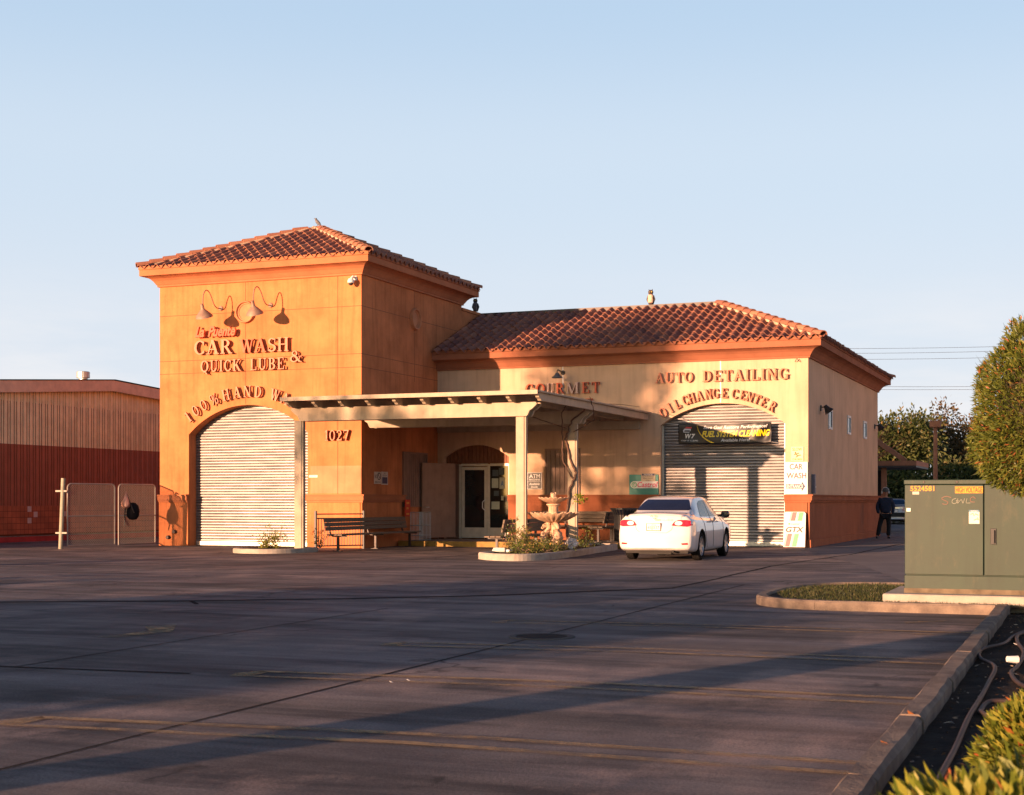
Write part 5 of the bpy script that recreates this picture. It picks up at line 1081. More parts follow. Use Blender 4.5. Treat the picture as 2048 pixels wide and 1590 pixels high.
    rnd = lambda x0, x1, z0, z1, r0, r1: [(-x0, z0 + .02), (-x0 + .03, z0), (x0 - .03, z0), (x0, z0 + .02), (x1, z1 - .05), (x1 - .05, z1), (-x1 + .05, z1), (-x1, z1 - .05)]
    patch('rear_window', rnd(.64, .53, 1.135, 1.385, 0, 0), rear, gl, .014); patch('windscreen', rnd(.66, .54, 1.03, 1.37, 0, 0), fwd, gl)
    for sg, dv in ((1, (-1, 0, 0)), (-1, (1, 0, 0))):
        patch('side_window', [(1.22, .995), (1.30, 1.10), (1.50, 1.29), (1.72, 1.355), (2.08, 1.375), (2.1, .99)], dv, MCAR['sideglass']); patch('side_window', [(2.15, .99), (2.13, 1.375), (2.5, 1.355), (2.82, 1.22), (3.12, 1.04), (3.15, .985)], dv, MCAR['sideglass'])
        tl = [(sg * a, b) for a, b in ((.40, .80), (.46, .885), (.55, .925), (.72, .925), (.83, .905), (.845, .86), (.84, .80), (.74, .775), (.55, .785))]
        L = patch('tail_lamp', tl if sg > 0 else tl[::-1], rear, MCAR['red'], .014)
        ell = lambda cx, cz, a, b: [(sg * (cx + a * math.cos(R(q))), cz + b * math.sin(R(q))) for q in range(0, 360, 24)]
        e1 = ell(.555, .852, .085, .05); patch('clear_lens', e1 if sg > 0 else e1[::-1], rear, MCAR['lens'], .02, L); e2 = ell(.755, .858, .06, .05); patch('red_lens', e2 if sg > 0 else e2[::-1], rear, MCAR['red2'], .02, L)
        rf = [(sg * .62, .405), (sg * .76, .415), (sg * .77, .375), (sg * .64, .37)]; patch('reflector', rf if sg > 0 else rf[::-1], rear, MCAR['red'], .01)
        hl = [(sg * .42, .66), (sg * .72, .68), (sg * .66, .80), (sg * .5, .74)]; patch('headlight', hl, fwd, MCAR['lens'], .008)
        mr_ = MB(); mr_.lathe([(0, -.10), (.06, -.095), (.085, -.02), (.085, .03), (.05, .07), (0, .08)], (sg * .98, 2.93, 1.03), 14, 'y', lambda r, z, q, i: (r * (1 + .25 * abs(math.cos(q))), z)); mr_.bar((sg * .80, 2.95, .99), (sg * .93, 2.93, 1.0), .05, .05); mr_.build('wing_mirror', MCAR['black'], root, smooth=True)
        for s0 in (1.65, 2.55):
            h = MB(); p0 = proj((0, s0, .87), dv, .03); p1 = proj((0, s0 + .2, .87), dv, .03); h.tube([p0 - Vector((sg * .02, 0, 0)), p0, p1, p1 - Vector((sg * .02, 0, 0))], .013, 6); h.build('door_handle', paint, root, smooth=True)
    ln = MB(); seam(ln, [(-.44, .80), (-.40, .70), (-.30, .635), (.30, .635), (.40, .70), (.44, .80)], rear, .007); seam(ln, [(-.62, 1.02), (-.60, .93)], rear, .006); seam(ln, [(.62, 1.02), (.60, .93)], rear, .006)
    for dv in ((-1, 0, 0), (1, 0, 0)):
        seam(ln, [(2.125, 1.0), (2.11, .6), (2.13, .28)], dv, .008); seam(ln, [(1.20, .98), (1.28, .75), (1.42, .42), (1.52, .28)], dv, .008); seam(ln, [(3.2, .95), (3.16, .6), (3.18, .28)], dv, .008)
    ln.build('panel_gap', MCAR['gap'], root)
    ch = patch('chrome_strip', [(-.42, .905), (.42, .905), (.43, .94), (-.43, .94)], rear, MCAR['chrome'], .012)
    pp = proj((0, 0, .765), rear, .012); y = pp.y - .012
    pl = MB().cbox(-.155, .155, y, y + .02, .69, .845, .004).build('number_plate', MCAR['plate'], root)
    MB().box(-.17, .17, y + .004, y + .018, .678, .857).build('frame', MCAR['gap'], pl)
    if detail:
        mb = MB(); put_text(mb, '6SJJ537', -.135, .135, .705, .79, y - .003, .02); put_text(mb, 'California', -.06, .06, .80, .83, y - .003, .0); mb.build('lettering', MCAR['plateink'], pl, fix=False)
        mb = MB(); pe = proj((0, 0, 1.005), rear, .006)
        for a, b, ox in ((.075, .05, 0), (.028, .046, 0), (.05, .018, .022)): mb.tube([(a * math.cos(R(q)), pe.y - .006, 1.0 + ox * .6 + b * math.sin(R(q))) for q in range(0, 361, 20)], .006, 5)
        mb.build('emblem', MCAR['chrome'], root)
    else:
        patch('bumper_panel', [(-.8, .42), (.8, .42), (.82, .66), (-.82, .66)], rear, MCAR['gap'], .012)
    ub = MB(); ub.box(-.72, .72, .25, 4.2, .17, .26); ub.tube([(.42, .05, .22), (.42, .6, .22)], .03, 8); ub.box(-.4, .35, .2, .7, .15, .2); ub.build('underbody', MCAR['gap'], root)
    # wheel wells cut out of the shell
    cut = []
    for s in (.98, 3.58):
        for sg in (-1, 1):
            c = MB(); c.lathe([(0, .48), (.385, .48), (.385, 1.1), (0, 1.1)] if sg > 0 else [(0, -1.1), (.385, -1.1), (.385, -.48), (0, -.48)], (0, s, .33), 40, 'x'); cut.append(c.build('cut', [], None))
    for c in cut: mo = body.modifiers.new('b', 'BOOLEAN'); mo.object = c; mo.operation = 'DIFFERENCE'; mo.solver = 'EXACT'
    dg = bpy.context.evaluated_depsgraph_get(); dg.update(); me = bpy.data.meshes.new_from_object(body.evaluated_get(dg)); body.modifiers.clear(); body.data = me
    if len(me.materials) < 2: me.materials.append(MCAR['gap'])
    for p in me.polygons:
        c = p.center
        for s in (.98, 3.58):
            if abs(math.hypot(c.y - s, c.z - .33) - .385) < .02 and abs(c.x) < .86 and abs(p.normal.x) < .5 or (abs(abs(c.x) - .48) < .01 and math.hypot(c.y - s, c.z - .33) < .4): p.material_index = 1
    try: me.set_sharp_from_angle(angle=R(38))
    except Exception: pass
    for c in cut: mm = c.data; bpy.data.objects.remove(c); bpy.data.meshes.remove(mm)
    for s in (.98, 3.58):
        for sg in (-1, 1):
            x = sg * .77; wt = thing('w', None, None); bpy.data.objects.remove(wt)
            ty = MB(); ty.lathe([(.22, .095), (.285, .10), (.312, .085), (.318, .05), (.318, -.05), (.312, -.085), (.285, -.10), (.22, -.095)], (x, s, .318), 36, 'x'); w_ = ty.build('wheel', MCAR['tyre'], root, smooth=True)
            gr_ = MB()
            for g in (-.055, -.018, .018, .055): gr_.lathe([(.3195, g - .005), (.3195, g + .005)], (x, s, .318), 36, 'x')
            gr_.build('tread_groove', MCAR['gap'], w_)
            rm = MB(); q = sg; rm.lathe([(.225, q * .085), (.215, q * .095), (.20, q * .06), (.19, q * .03)], (x, s, .318), 36, 'x'); rm.lathe([(0, q * .075), (.05, q * .075), (.065, q * .055)], (x, s, .318), 20, 'x')
            for k in range(7):
                a = 2 * PI * k / 7; rm.bar((x + q * .062, s + .04 * math.cos(a), .318 + .04 * math.sin(a)), (x + q * .072, s + .215 * math.cos(a), .318 + .215 * math.sin(a)), .055, .025, (q, 0, 0))
            rm.build('rim', MCAR['rim'], w_); MB().lathe([(0, q * .025), (.2, q * .028)], (x, s, .318), 24, 'x').build('brake_disc', MCAR['gap'], w_)
    root.location = loc; root.rotation_euler = (0, 0, rotz); return root
MCAR = dict(glass=plain('tinted_rear_glass', (.012, .015, .03), .04, spec=.8), sideglass=plain('side_glass', (.02, .018, .016), .12, spec=.35), red=plain('tail_lamp_red', (.55, .01, .02), .15, coat=.5), red2=plain('tail_lens_red', (.75, .02, .04), .1), lens=plain('clear_lens', (.75, .68, .66), .12), black=plain('mirror_black', (.012, .012, .014), .25), gap=plain('panel_gap_black', (.015, .014, .014), .8),
            chrome=plain('chrome', (.8, .78, .76), .12, 1.), plate=plain('plate_white', (.72, .69, .66), .5), plateink=plain('plate_blue', (.05, .05, .16), .5), tyre=mat('tyre_rubber', (.011, .010, .010), .9, .15, 12, spec=.08), rim=plain('alloy_rim', (.42, .42, .43), .3, .7))
make_car('white sedan seen from behind, parked before the right roller shutter', None, (-9.1, 31.45, 0), R(1.0), mat('white_car_paint', (.66, .63, .61), .25, .02, 2, coat=1., spec=.5), True)
make_car('silver car far behind the standing man beyond the building', None, (-10.25, 84, 0), R(8), mat('silver_car_paint', (.35, .34, .35), .3, .03, 2, metal=.5, coat=.8), False)

# ------------------------------------------------------------------ green electrical cabinet on its pad
tag(MB().cbox(-2.42, .5, 18.6, 20.4, .0, .2, .012).build('cabinet_pad', M['conc2']), kind='structure')
t = thing('electrical_cabinet', 'olive green high voltage cabinet on a concrete pad at the right', 'electrical cabinet', (-1.2, 19.4, .2)); Yc = 18.9
gm = mat('olive_cabinet_paint', (.024, .048, .032), .55, .12, 1.6, streak=.25, bump=.03, bscale=14, col2=(.022, .04, .029))
def weathered(m):
    n = m.node_tree.nodes; l = m.node_tree.links.new; b = n['Principled BSDF']; src = b.inputs['Base Color'].links[0].from_socket; g = n.new('ShaderNodeNewGeometry'); z = n.new('ShaderNodeTexNoise'); z.inputs['Scale'].default_value = 5; z.inputs['Detail'].default_value = 8; z.inputs['Roughness'].default_value = .7
    mp_ = n.new('ShaderNodeMapping'); mp_.inputs['Scale'].default_value = (1.6, 1, .6); l(g.outputs['Position'], mp_.inputs[0]); l(mp_.outputs[0], z.inputs[0]); r = n.new('ShaderNodeMapRange'); r.inputs[1].default_value = .56; r.inputs[2].default_value = .74; r.inputs[4].default_value = .55; l(z.outputs[0], r.inputs[0])
    x = n.new('ShaderNodeMix'); x.data_type = 'RGBA'; l(r.outputs[0], x.inputs[0]); l(src, x.inputs[6]); x.inputs[7].default_value = (.07, .068, .042, 1); l(x.outputs[2], b.inputs['Base Color'])
weathered(gm)
MB().box(-2.17, -.30, Yc + .03, 20.0, .22, 1.55).build('body', gm, t)
MB().cbox(-2.195, -.275, Yc - .02, 20.02, 1.565, 1.625, .008).build('lid', gm, t)
MB().cbox(-2.19, -.28, Yc - .004, 20.01, .2, .425, .006).build('base', gm, t); MB().box(-2.192, -.278, Yc - .0055, Yc, .2, .26).build('rust_band', mat('rust_stain', (.13, .10, .065), .8, .2, 8), t)
dl_ = MB().cbox(-2.185, -1.24, Yc, Yc + .03, .435, 1.56, .005).build('door', gm, t); dr_ = MB().cbox(-1.228, -.285, Yc, Yc + .03, .435, 1.56, .005).build('door', gm, t)
m = MB(); m.cbox(-1.155, -1.085, Yc - .012, Yc, .82, 1.02, .004); m.bar((-1.12, Yc - .04, .84), (-1.12, Yc - .04, 1.0), .022, .02, (0, 1, 0)); m.bar((-1.12, Yc, .98), (-1.12, Yc - .04, .98), .02, .02); m.build('handle', M['black'], dr_)
MB().box(-2.125, -1.815, Yc - .004, Yc - .001, 1.475, 1.555).build('number_label', M['inkblack'], t); M['labely'] = plain('label_yellow', (.62, .28, .01), .6)
mb = MB(); put_text(mb, '5524581', -2.115, -1.825, 1.483, 1.547, Yc - .007, .02); mb.build('number_lettering', M['labely'], t, fix=False)
MB().box(-1.575, -1.245, Yc - .004, Yc - .001, 1.455, 1.537).build('voltage_label', M['labely'], t); mb = MB(); put_text(mb, 'HIGH VOLTAGE', -1.567, -1.253, 1.463, 1.53, Yc - .007, .015); mb.build('voltage_lettering', plain('label_brown', (.05, .02, .01), .6), t, fix=False)
MB().box(-2.09, -2.01, Yc - .003, Yc - .001, 1.44, 1.475).build('torn_sticker', plain('torn_paper', (.55, .5, .4), .8), t); MB().box(-2.163, -2.114, Yc - .003, Yc - .001, 1.225, 1.268).build('paper_tag', M['white'], t)
nt_ = MB().box(-1.41, -1.285, Yc - .003, Yc - .001, 1.075, 1.245).build('notice_sticker', plain('sticker_white', (.62, .62, .52), .6), t); MB().box(-1.41, -1.285, Yc - .0045, Yc - .003, 1.222, 1.245).build('heading_bar', plain('sticker_blue', (.08, .2, .3), .6), nt_)
mb = MB(); put_text(mb, 'NOTICE', -1.385, -1.31, 1.226, 1.241, Yc - .006, .01); mb.build('heading', M['white'], nt_, fix=False); mb = MB(); mb.tube([(-1.39, Yc - .004, 1.19), (-1.36, Yc - .004, 1.205), (-1.35, Yc - .004, 1.17), (-1.33, Yc - .004, 1.2), (-1.30, Yc - .004, 1.18)], .004, 4); mb.build('marker_scrawl', M['inkblack'], nt_); MB().tube([(-1.35, Yc - .004, 1.12), (-1.32, Yc - .004, 1.135), (-1.295, Yc - .004, 1.12), (-1.31, Yc - .004, 1.155)], .006, 4).build('green_mark', plain('teal_mark', (.05, .3, .25), .6), nt_)
mb = MB(); mb2 = MB(); gy = Yc - .003
def scr(m_, pts, r=.005): q = catmull([(a, b) for a, b in pts], 5); m_.tube([(a, gy, b) for a, b in q], r, 5)
scr(mb, [(-1.62, 1.40), (-1.68, 1.415), (-1.735, 1.39), (-1.70, 1.365), (-1.66, 1.345), (-1.68, 1.315), (-1.73, 1.325)]); scr(mb2, [(-1.56, 1.39), (-1.60, 1.375), (-1.61, 1.34), (-1.58, 1.325), (-1.55, 1.345), (-1.56, 1.365), (-1.53, 1.36)]); scr(mb2, [(-1.54, 1.39), (-1.545, 1.33), (-1.50, 1.375), (-1.48, 1.33), (-1.46, 1.39)]); scr(mb2, [(-1.43, 1.39), (-1.44, 1.335), (-1.39, 1.335)]); scr(mb, [(-1.33, 1.385), (-1.36, 1.41), (-1.39, 1.385), (-1.385, 1.35), (-1.34, 1.345)])
mb.build('graffiti', plain('faded_red_marker', (.22, .12, .09), .7), t); mb2.build('graffiti', plain('pale_marker', (.24, .25, .2), .7), t)
m = MB()
for x in (-1.95, -1.55): m.lathe([(0, -.012), (.012, -.012), (.016, 0)], (x, Yc - .02, 1.595), 8, 'y')
m.build('bolts', M['darkmetal'], t)

# ------------------------------------------------------------------ the standing man
def skin(name, nodes, edges, m, parent, root=0, sub=2):
    bm = bmesh.new(); ly = bm.verts.layers.skin.verify(); vs = []
    for (x, y, z, r) in nodes:
        v = bm.verts.new((x, y, z)); rr = r if isinstance(r, tuple) else (r, r); v[ly].radius = rr; vs.append(v)
    vs[root][ly].use_root = True
    for a, b in edges: bm.edges.new((vs[a], vs[b]))
    me = bpy.data.meshes.new(name); bm.to_mesh(me); bm.free(); o = bpy.data.objects.new(name, me); COL.objects.link(o); o.modifiers.new('s', 'SKIN').use_smooth_shade = True; s = o.modifiers.new('d', 'SUBSURF'); s.levels = s.render_levels = sub
    dg = bpy.context.evaluated_depsgraph_get(); dg.update(); me2 = bpy.data.meshes.new_from_object(o.evaluated_get(dg)); bpy.data.objects.remove(o); bpy.data.meshes.remove(me)
    return link_mesh(name, me2, m, parent, True, True)
pr_ = thing('person', 'man in navy jacket and dark trousers with headphones standing behind the building corner', 'person')
sk = plain('skin', (.34, .15, .09), .6)
bodyn = [(0, 0, .95, .09), (0, .01, 1.2, .10), (0, .01, 1.38, .10), (0, .0, 1.47, .055), (0, -.005, 1.54, .07), (0, -.01, 1.62, .088), (0, 0, 1.70, .08), (0, .005, 1.755, .045),
         (-.17, .01, 1.41, .05), (-.25, .03, 1.15, .04), (-.2, -.02, .93, .03), (-.17, -.05, .86, .03), (.17, .01, 1.41, .05), (.25, .03, 1.15, .04), (.2, -.02, .93, .03), (.17, -.05, .86, .03),
         (-.1, 0, .88, .06), (-.2, -.04, .5, .05), (-.29, -.06, .09, .035), (-.31, -.2, .04, .03), (.09, 0, .88, .06), (.10, -.02, .5, .05), (.10, .02, .09, .035), (.12, -.12, .04, .03)]
be = [(0, 1), (1, 2), (2, 3), (3, 4), (4, 5), (5, 6), (6, 7), (2, 8), (8, 9), (9, 10), (10, 11), (2, 12), (12, 13), (13, 14), (14, 15), (0, 16), (16, 17), (17, 18), (18, 19), (0, 20), (20, 21), (21, 22), (22, 23)]
skin('body', bodyn, be, sk, pr_)
navy = mat('navy_jacket', (.012, .018, .045), .85, .2, 14); blk = mat('black_trousers', (.008, .008, .011), .9, .2, 12)
skin('jacket', [(0, 0, .86, (.2, .15)), (0, .01, 1.1, (.215, .15)), (0, .015, 1.3, (.215, .145)), (0, .01, 1.42, (.14, .115)), (0, 0, 1.49, .08), (-.19, .01, 1.39, .085), (-.28, .03, 1.14, .075), (-.235, -.02, .88, .062), (.19, .01, 1.39, .085), (.28, .03, 1.14, .075), (.235, -.02, .88, .062)], [(0, 1), (1, 2), (2, 3), (3, 4), (2, 5), (5, 6), (6, 7), (2, 8), (8, 9), (9, 10)], navy, pr_)
skin('trousers', [(0, 0, .90, (.18, .14)), (-.11, 0, .80, .11), (-.2, -.04, .5, .085), (-.28, -.05, .08, .075), (.10, 0, .80, .11), (.11, -.02, .5, .085), (.10, .02, .08, .075)], [(0, 1), (1, 2), (2, 3), (0, 4), (4, 5), (5, 6)], blk, pr_)
for n_ in ([(-.285, -.04, .05, .05), (-.30, -.15, .045, .048), (-.32, -.25, .035, .035)], [(.10, .04, .05, .05), (.11, -.08, .045, .048), (.13, -.18, .035, .035)]): skin('shoe', n_, [(0, 1), (1, 2)], M['black'], pr_, sub=1)
h = MB(); h.lathe([(.108, 1.66), (.112, 1.70), (.10, 1.765), (.06, 1.80), (0, 1.812)], (0, .005, 0), 20); h.build('beanie', mat('grey_knit', (.09, .09, .09), .95, .15, 40), pr_, smooth=True, local=True)
h = MB(); h.tube([(.125 * math.cos(R(a)), .005, 1.67 + .155 * math.sin(R(a))) for a in range(-10, 191, 12)], .007, 8)
for s in (-1, 1): h.lathe([(0, s * .03), (.04, s * .028), (.045, 0), (.035, -s * .015)], (s * .115, .0, 1.635), 14, 'x')
h.build('headphones', M['white'], pr_, smooth=True, local=True)
f = MB(); f.tube([(0, -.088, 1.655), (0, -.112, 1.625), (0, -.092, 1.612)], [.01, .017, .008], 8); f.tube([(-.028, -.083, 1.578), (0, -.093, 1.575), (.028, -.083, 1.578)], .006, 6)
for s in (-1, 1): f.tube([(s * .036 - .016, -.086, 1.652), (s * .036 + .016, -.086, 1.652)], .007, 6)
f.build('face_features', plain('dark_skin_detail', (.12, .045, .03), .6), pr_, local=True)
pr_.location = (-6.78, 52.9, .0); pr_.rotation_euler = (0, 0, R(12))

# ------------------------------------------------------------------ canopy, light pole, cables behind
t = thing('carport_canopy', 'flat brown canopy with a slanting strut behind the right corner', 'canopy', (-8.5, 64, 0)); M['brownsteel'] = mat('brown_steel', (.34, .14, .075), .7, .1, 3)
MB().box(-14, -6.7, 62, 66.8, 2.80, 3.0).build('roof_slab', M['brownsteel'], t); m = MB(); m.box(-14, -6.71, 62.01, 66.79, 2.72, 2.80); m.build('soffit', M['darkmetal'], t); MB().box(-8.16, -7.96, 62.3, 62.5, 0, 2.72).build('post', M['brownsteel'], t); MB().bar((-7.2, 62.6, 3.0), (-9.6, 62.6, 4.75), .2, .2).build('strut', M['brownsteel'], t)
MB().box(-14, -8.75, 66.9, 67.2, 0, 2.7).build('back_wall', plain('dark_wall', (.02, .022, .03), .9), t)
t = thing('light_pole', 'square headed parking lot light pole before the far trees', 'light pole', (-7.45, 77.7, 0)); MB().tube([(-7.45, 77.7, 0), (-7.45, 77.7, 5.1)], [.13, .1], 10).build('pole', M['brownsteel'], t); MB().cbox(-7.72, -7.18, 77.45, 77.95, 5.1, 5.45, .03).build('head', M['brownsteel'], t)
for i, (y0, z0, z1, lb) in enumerate(((708, 14.0, 14.1, 'topmost'), (714, 13.6, 13.8, 'second'), (727, 13.1, 13.3, 'third'), (781, 10.9, 10.8, 'fourth'), (786, 10.65, 10.6, 'lowest'))):
    pth = [(-22 + k * 3.2, 122, z0 + (z1 - z0) * k / 14 - .5 + .0106 * (k - 7) ** 2) for k in range(15)]; tag(MB().tube(pth, .013, 4).build('power_line', M['darkmetal']), lb + ' of the five thin power lines crossing the sky at the right', 'power line', 'power lines')

# ------------------------------------------------------------------ trees and plants
M['leafA'] = leaf_mat('green_foliage', [(0, (.025, .04, .012)), (.5, (.075, .10, .03)), (.85, (.14, .14, .05)), (1, (.24, .16, .07))]); M['leafB'] = leaf_mat('rusty_foliage', [(0, (.03, .03, .012)), (.5, (.09, .07, .03)), (1, (.22, .13, .06))]); M['bark'] = mat('tree_bark', (.12, .085, .06), .9, .2, 6, bump=.4)
def crown(blobs, n, clump, spread, L):
    """leaf positions gathered in clumps inside ellipsoid blobs"""
    P = []; D = []; T = []
    tot = sum(b[3] * b[4] * b[5] for b in blobs)
    for (cx, cy, cz, rx, ry, rz) in blobs:
        k = max(4, int(n * rx * ry * rz / tot / clump)); d = rng.normal(size=(k, 3)); d /= np.linalg.norm(d, axis=1)[:, None]; rr = rng.random(k) ** .45 * .95; c = d * rr[:, None] * [rx, ry, rz] + [cx, cy, cz]; tn = rng.random(k)
        for j in range(k):
            q = rng.normal(size=(clump, 3)) * spread; P.append(c[j] + q); D.append(q + d[j] * spread * .8 + rng.normal(size=(clump, 3)) * spread * .6); T.append(np.clip(tn[j] * .7 + rng.random(clump) * .4 - .05, 0, 1))
    return np.vstack(P), np.vstack(D), np.concatenate(T)
def tree(name, label, base, H, trunk_r, blobs, n, L, m, cat='tree', group=None, clump=26, spread=.35):
    t = thing(name, label, cat, base, group); bx, by, bz = base; tb = MB(); top = max(b[2] for b in blobs)
    zc = min(b[2] - b[5] * .3 for b in blobs); fork = Vector((bx, by, max(bz + .3, zc * .8)))
    tb.tube([(bx, by, bz - .05), (bx + .03, by, bz + (fork.z - bz) * .5), fork], [trunk_r * 1.25, trunk_r, trunk_r * .85], 9)
    for b in blobs:
        c = Vector(b[:3]); mid = fork.lerp(c, .5) + Vector((random.uniform(-.1, .1), random.uniform(-.1, .1), .15)) * b[3] * .4; tb.tube([fork - Vector((0, 0, .1)), mid, c], [trunk_r * .6, trunk_r * .35, trunk_r * .1], 6)
        for k in range(4): d = Vector(rng.normal(size=3)); d.normalize(); tb.tube([mid.lerp(c, .4 + .15 * k), c + Vector((d.x * b[3], d.y * b[4], abs(d.z) * b[5])) * .75], [trunk_r * .2, trunk_r * .04], 5)
    tb.build('trunk', M['bark'], t, smooth=True); P, D, T = crown(blobs, n, clump, spread, L); leaf_mesh('crown', P, D, L * (.7 + .6 * rng.random(len(P))), L * .55, T, m, t); return t
def fb(x, y, *bl): return [(x + a, y + b, c, d, e, f) for a, b, c, d, e, f in bl]
G = 'trees behind the car wash'
tree('broadleaf_tree', 'dense green tree rising directly behind the building corner', (-13.4, 93, 0), 7, .25, fb(-13.4, 93, (0, 0, 4.6, 2.6, 2.4, 2.2), (1.4, -.5, 3.2, 2, 2, 1.6), (-1.6, .3, 5.2, 2, 2, 1.5)), 11000, .26, M['leafA'], group=G)
tree('broadleaf_tree', 'rounded green tree behind the canopy strut', (-10.9, 94, 0), 7, .25, fb(-10.9, 94, (0, 0, 4.4, 2.4, 2.2, 2.2), (.9, -.4, 5.4, 1.5, 1.5, 1.3), (-1.2, -.8, 3.0, 1.8, 1.8, 1.4)), 11000, .25, M['leafA'], group=G)
tree('broadleaf_tree', 'taller thin topped brownish tree around the light pole', (-9.4, 100, 0), 8, .22, fb(-9.4, 100, (-.3, 0, 5.6, 1.3, 1.3, 1.0), (.4, 0, 7.0, .8, .8, .9), (.7, .3, 4.4, 1.7, 1.6, 1.4)), 4200, .24, M['leafB'], group=G, clump=16)
tree('broadleaf_tree', 'sparse brown tree right of the light pole', (-7.2, 98, 0), 7, .2, fb(-7.2, 98, (0, 0, 5.2, 1.3, 1.2, 1.3), (.9, .2, 4.2, 1.4, 1.3, 1.2), (-.8, 0, 4.0, 1.2, 1.2, 1.0)), 4000, .24, M['leafB'], group=G, clump=16)
tree('broadleaf_tree', 'sparse brown tree half hidden by the clipped topiary', (-5.3, 99, 0), 7, .2, fb(-5.3, 99, (0, 0, 5.4, 1.4, 1.2, 1.2), (-.9, .2, 4.2, 1.3, 1.3, 1.2), (1.4, 0, 4.6, 1.4, 1.4, 1.2)), 4200, .24, M['leafB'], group=G, clump=16)
for i, (x, y, r, h_, lb) in enumerate(((-12.6, 90, 2.0, 1.6, 'dark bush under the dense green tree'), (-10, 91, 1.9, 1.5, 'dark bush under the rounded green tree'), (-8.3, 92, 1.8, 1.9, 'dark bush below the light pole'), (-6.3, 92, 1.8, 1.9, 'dark bush behind the electrical cabinet'), (-4, 93, 2.2, 1.9, 'dark bush behind the clipped topiary'))):
    tree('bush', lb, (x, y, 0), 2, .1, fb(x, y, (0, 0, h_, r, 1.5, h_ * .95), (.8, .2, h_ * 1.2, r * .7, 1.3, h_ * .7)), 4200, .26, M['leafA'], 'bush', 'bushes under the far trees')
# bare reddish twigs beside the strut
t = thing('bare_shrub', 'bare reddish branches sticking up behind the building corner', 'shrub', (-9.6, 64.5, 2.6)); m = MB()
for k in range(14): a = random.uniform(-.3, 1.2); m.tube([(-10.2 + random.uniform(-.3, .3), 68, 2.2), (-9.6 + a * .5, 68, 3.2 + random.uniform(0, .5)), (-9.0 + a * 1.2, 68, 4.1 + random.uniform(-.2, .9))], [.03, .02, .006], 5)
m.build('twigs', mat('red_twig', (.32, .10, .06), .8, .2, 5), t)

# clipped topiary by the planting bed
M['topi'] = leaf_mat('clipped_needles', [(0, (.03, .05, .008)), (.45, (.10, .13, .02)), (.72, (.17, .18, .03)), (.86, (.26, .11, .03)), (1, (.38, .12, .05))], .25)
tx, ty = -.22, 13.9
t = thing('topiary_tree', 'egg shaped clipped green topiary overlapping the electrical cabinet', 'topiary', (tx, ty, 0)); nT = 46000
d = rng.normal(size=(nT, 3)); d /= np.linalg.norm(d, axis=1)[:, None]; el_ = d[:, 2]; rr = .765 * np.where(el_ < 0, np.sqrt(1 - np.abs(el_) ** 3.2) / np.sqrt(1 - el_ ** 2 + 1e-9), 1.0)
nzs = 1 + .035 * np.sin(d[:, 0] * 9 + d[:, 2] * 7) + .03 * np.sin(d[:, 1] * 13 + d[:, 2] * 11) + .02 * np.sin(d[:, 0] * 31 + d[:, 1] * 27) * np.sin(d[:, 2] * 29); dep = 1 - .2 * rng.random(nT) ** 2.2
P = np.stack([d[:, 0] * rr, d[:, 1] * rr, np.where(el_ > 0, el_ * .98, el_ * .66)], 1) * (nzs * dep)[:, None] + [tx, ty, 2.07]
D = d + rng.normal(size=(nT, 3)) * .6 + [0, 0, .25]; cl_ = .5 + .5 * np.sin(d[:, 0] * 17 + 3 * np.sin(d[:, 2] * 11)) * np.sin(d[:, 1] * 15 + d[:, 2] * 9); T = np.clip(rng.random(nT) * .62 + .2 * cl_ + (rng.random(nT) < .16) * .3, 0, 1)
leaf_mesh('crown', P, D, (.03 + .05 * rng.random(nT)) * np.where(rng.random(nT) < .04, 1.7, 1), .009 + .008 * rng.random(nT), T, M['topi'], t)
m = MB(); m.lathe([(0, -.58), (.45, -.52), (.56, -.2), (.56, .35), (.4, .66), (0, .8)], (tx, ty, 2.07), 20); m.build('inner_twigs', mat('twig_mass', (.05, .04, .02), .95, .3, 14), t, smooth=True); MB().tube([(tx, ty, 0), (tx + .02, ty, .8), (tx, ty, 1.6)], [.075, .06, .06], 10).build('trunk', M['bark'], t, smooth=True)
# clipped shrubs along the bed, the nearest one close to the lens
M['shrub'] = leaf_mat('shrub_leaf', [(0, (.04, .07, .008)), (.4, (.14, .17, .02)), (.75, (.30, .28, .04)), (.88, (.36, .13, .03)), (1, (.42, .12, .04))], .35)
def shrub(label, c, r, n, L):
    t = thing('clipped_shrub', label, 'shrub', (c[0], c[1], 0.02), 'shrubs in the planting bed'); d = rng.normal(size=(n, 3)); d[:, 2] = np.abs(d[:, 2]) - .25; d /= np.linalg.norm(d, axis=1)[:, None]; nz_ = 1 + .10 * np.sin(d[:, 0] * 8 + c[1]) * np.sin(d[:, 1] * 7 + d[:, 2] * 6); dep = 1 - .35 * rng.random(n) ** 1.7
    P = d * (nz_ * dep)[:, None] * r + c; T = np.clip(rng.random(n) * .7 + .15 * (d[:, 2]) + (rng.random(n) < .05) * .35, 0, 1); leaf_mesh('foliage', P, d + rng.normal(size=(n, 3)) * .5 + [0, 0, .55], L * (.6 + .7 * rng.random(n)), L * .32, T, M['shrub'], t, bend=.06)
    m = MB()
    for k in range(14): a = np.clip(rng.normal(size=3), -.9, .9); m.tube([(c[0], c[1], .0), (c[0] + a[0] * .25 * r[0], c[1] + a[1] * .25 * r[1], c[2] * .6), (c[0] + a[0] * .5 * r[0], c[1] + a[1] * .5 * r[1], c[2] + .2 * r[2])], [.018, .012, .005], 5)
    m.build('stem', M['bark'], t)
shrub('green shrub with rusty leaves at the right edge over the garden hose', (-.07, 6.8, .24), (.38, .55, .28), 9000, .058)
shrub('yellow green shrub closest to the camera in the bottom right corner', (.0, 3.6, .455), (.54, .42, .27), 5600, .06)
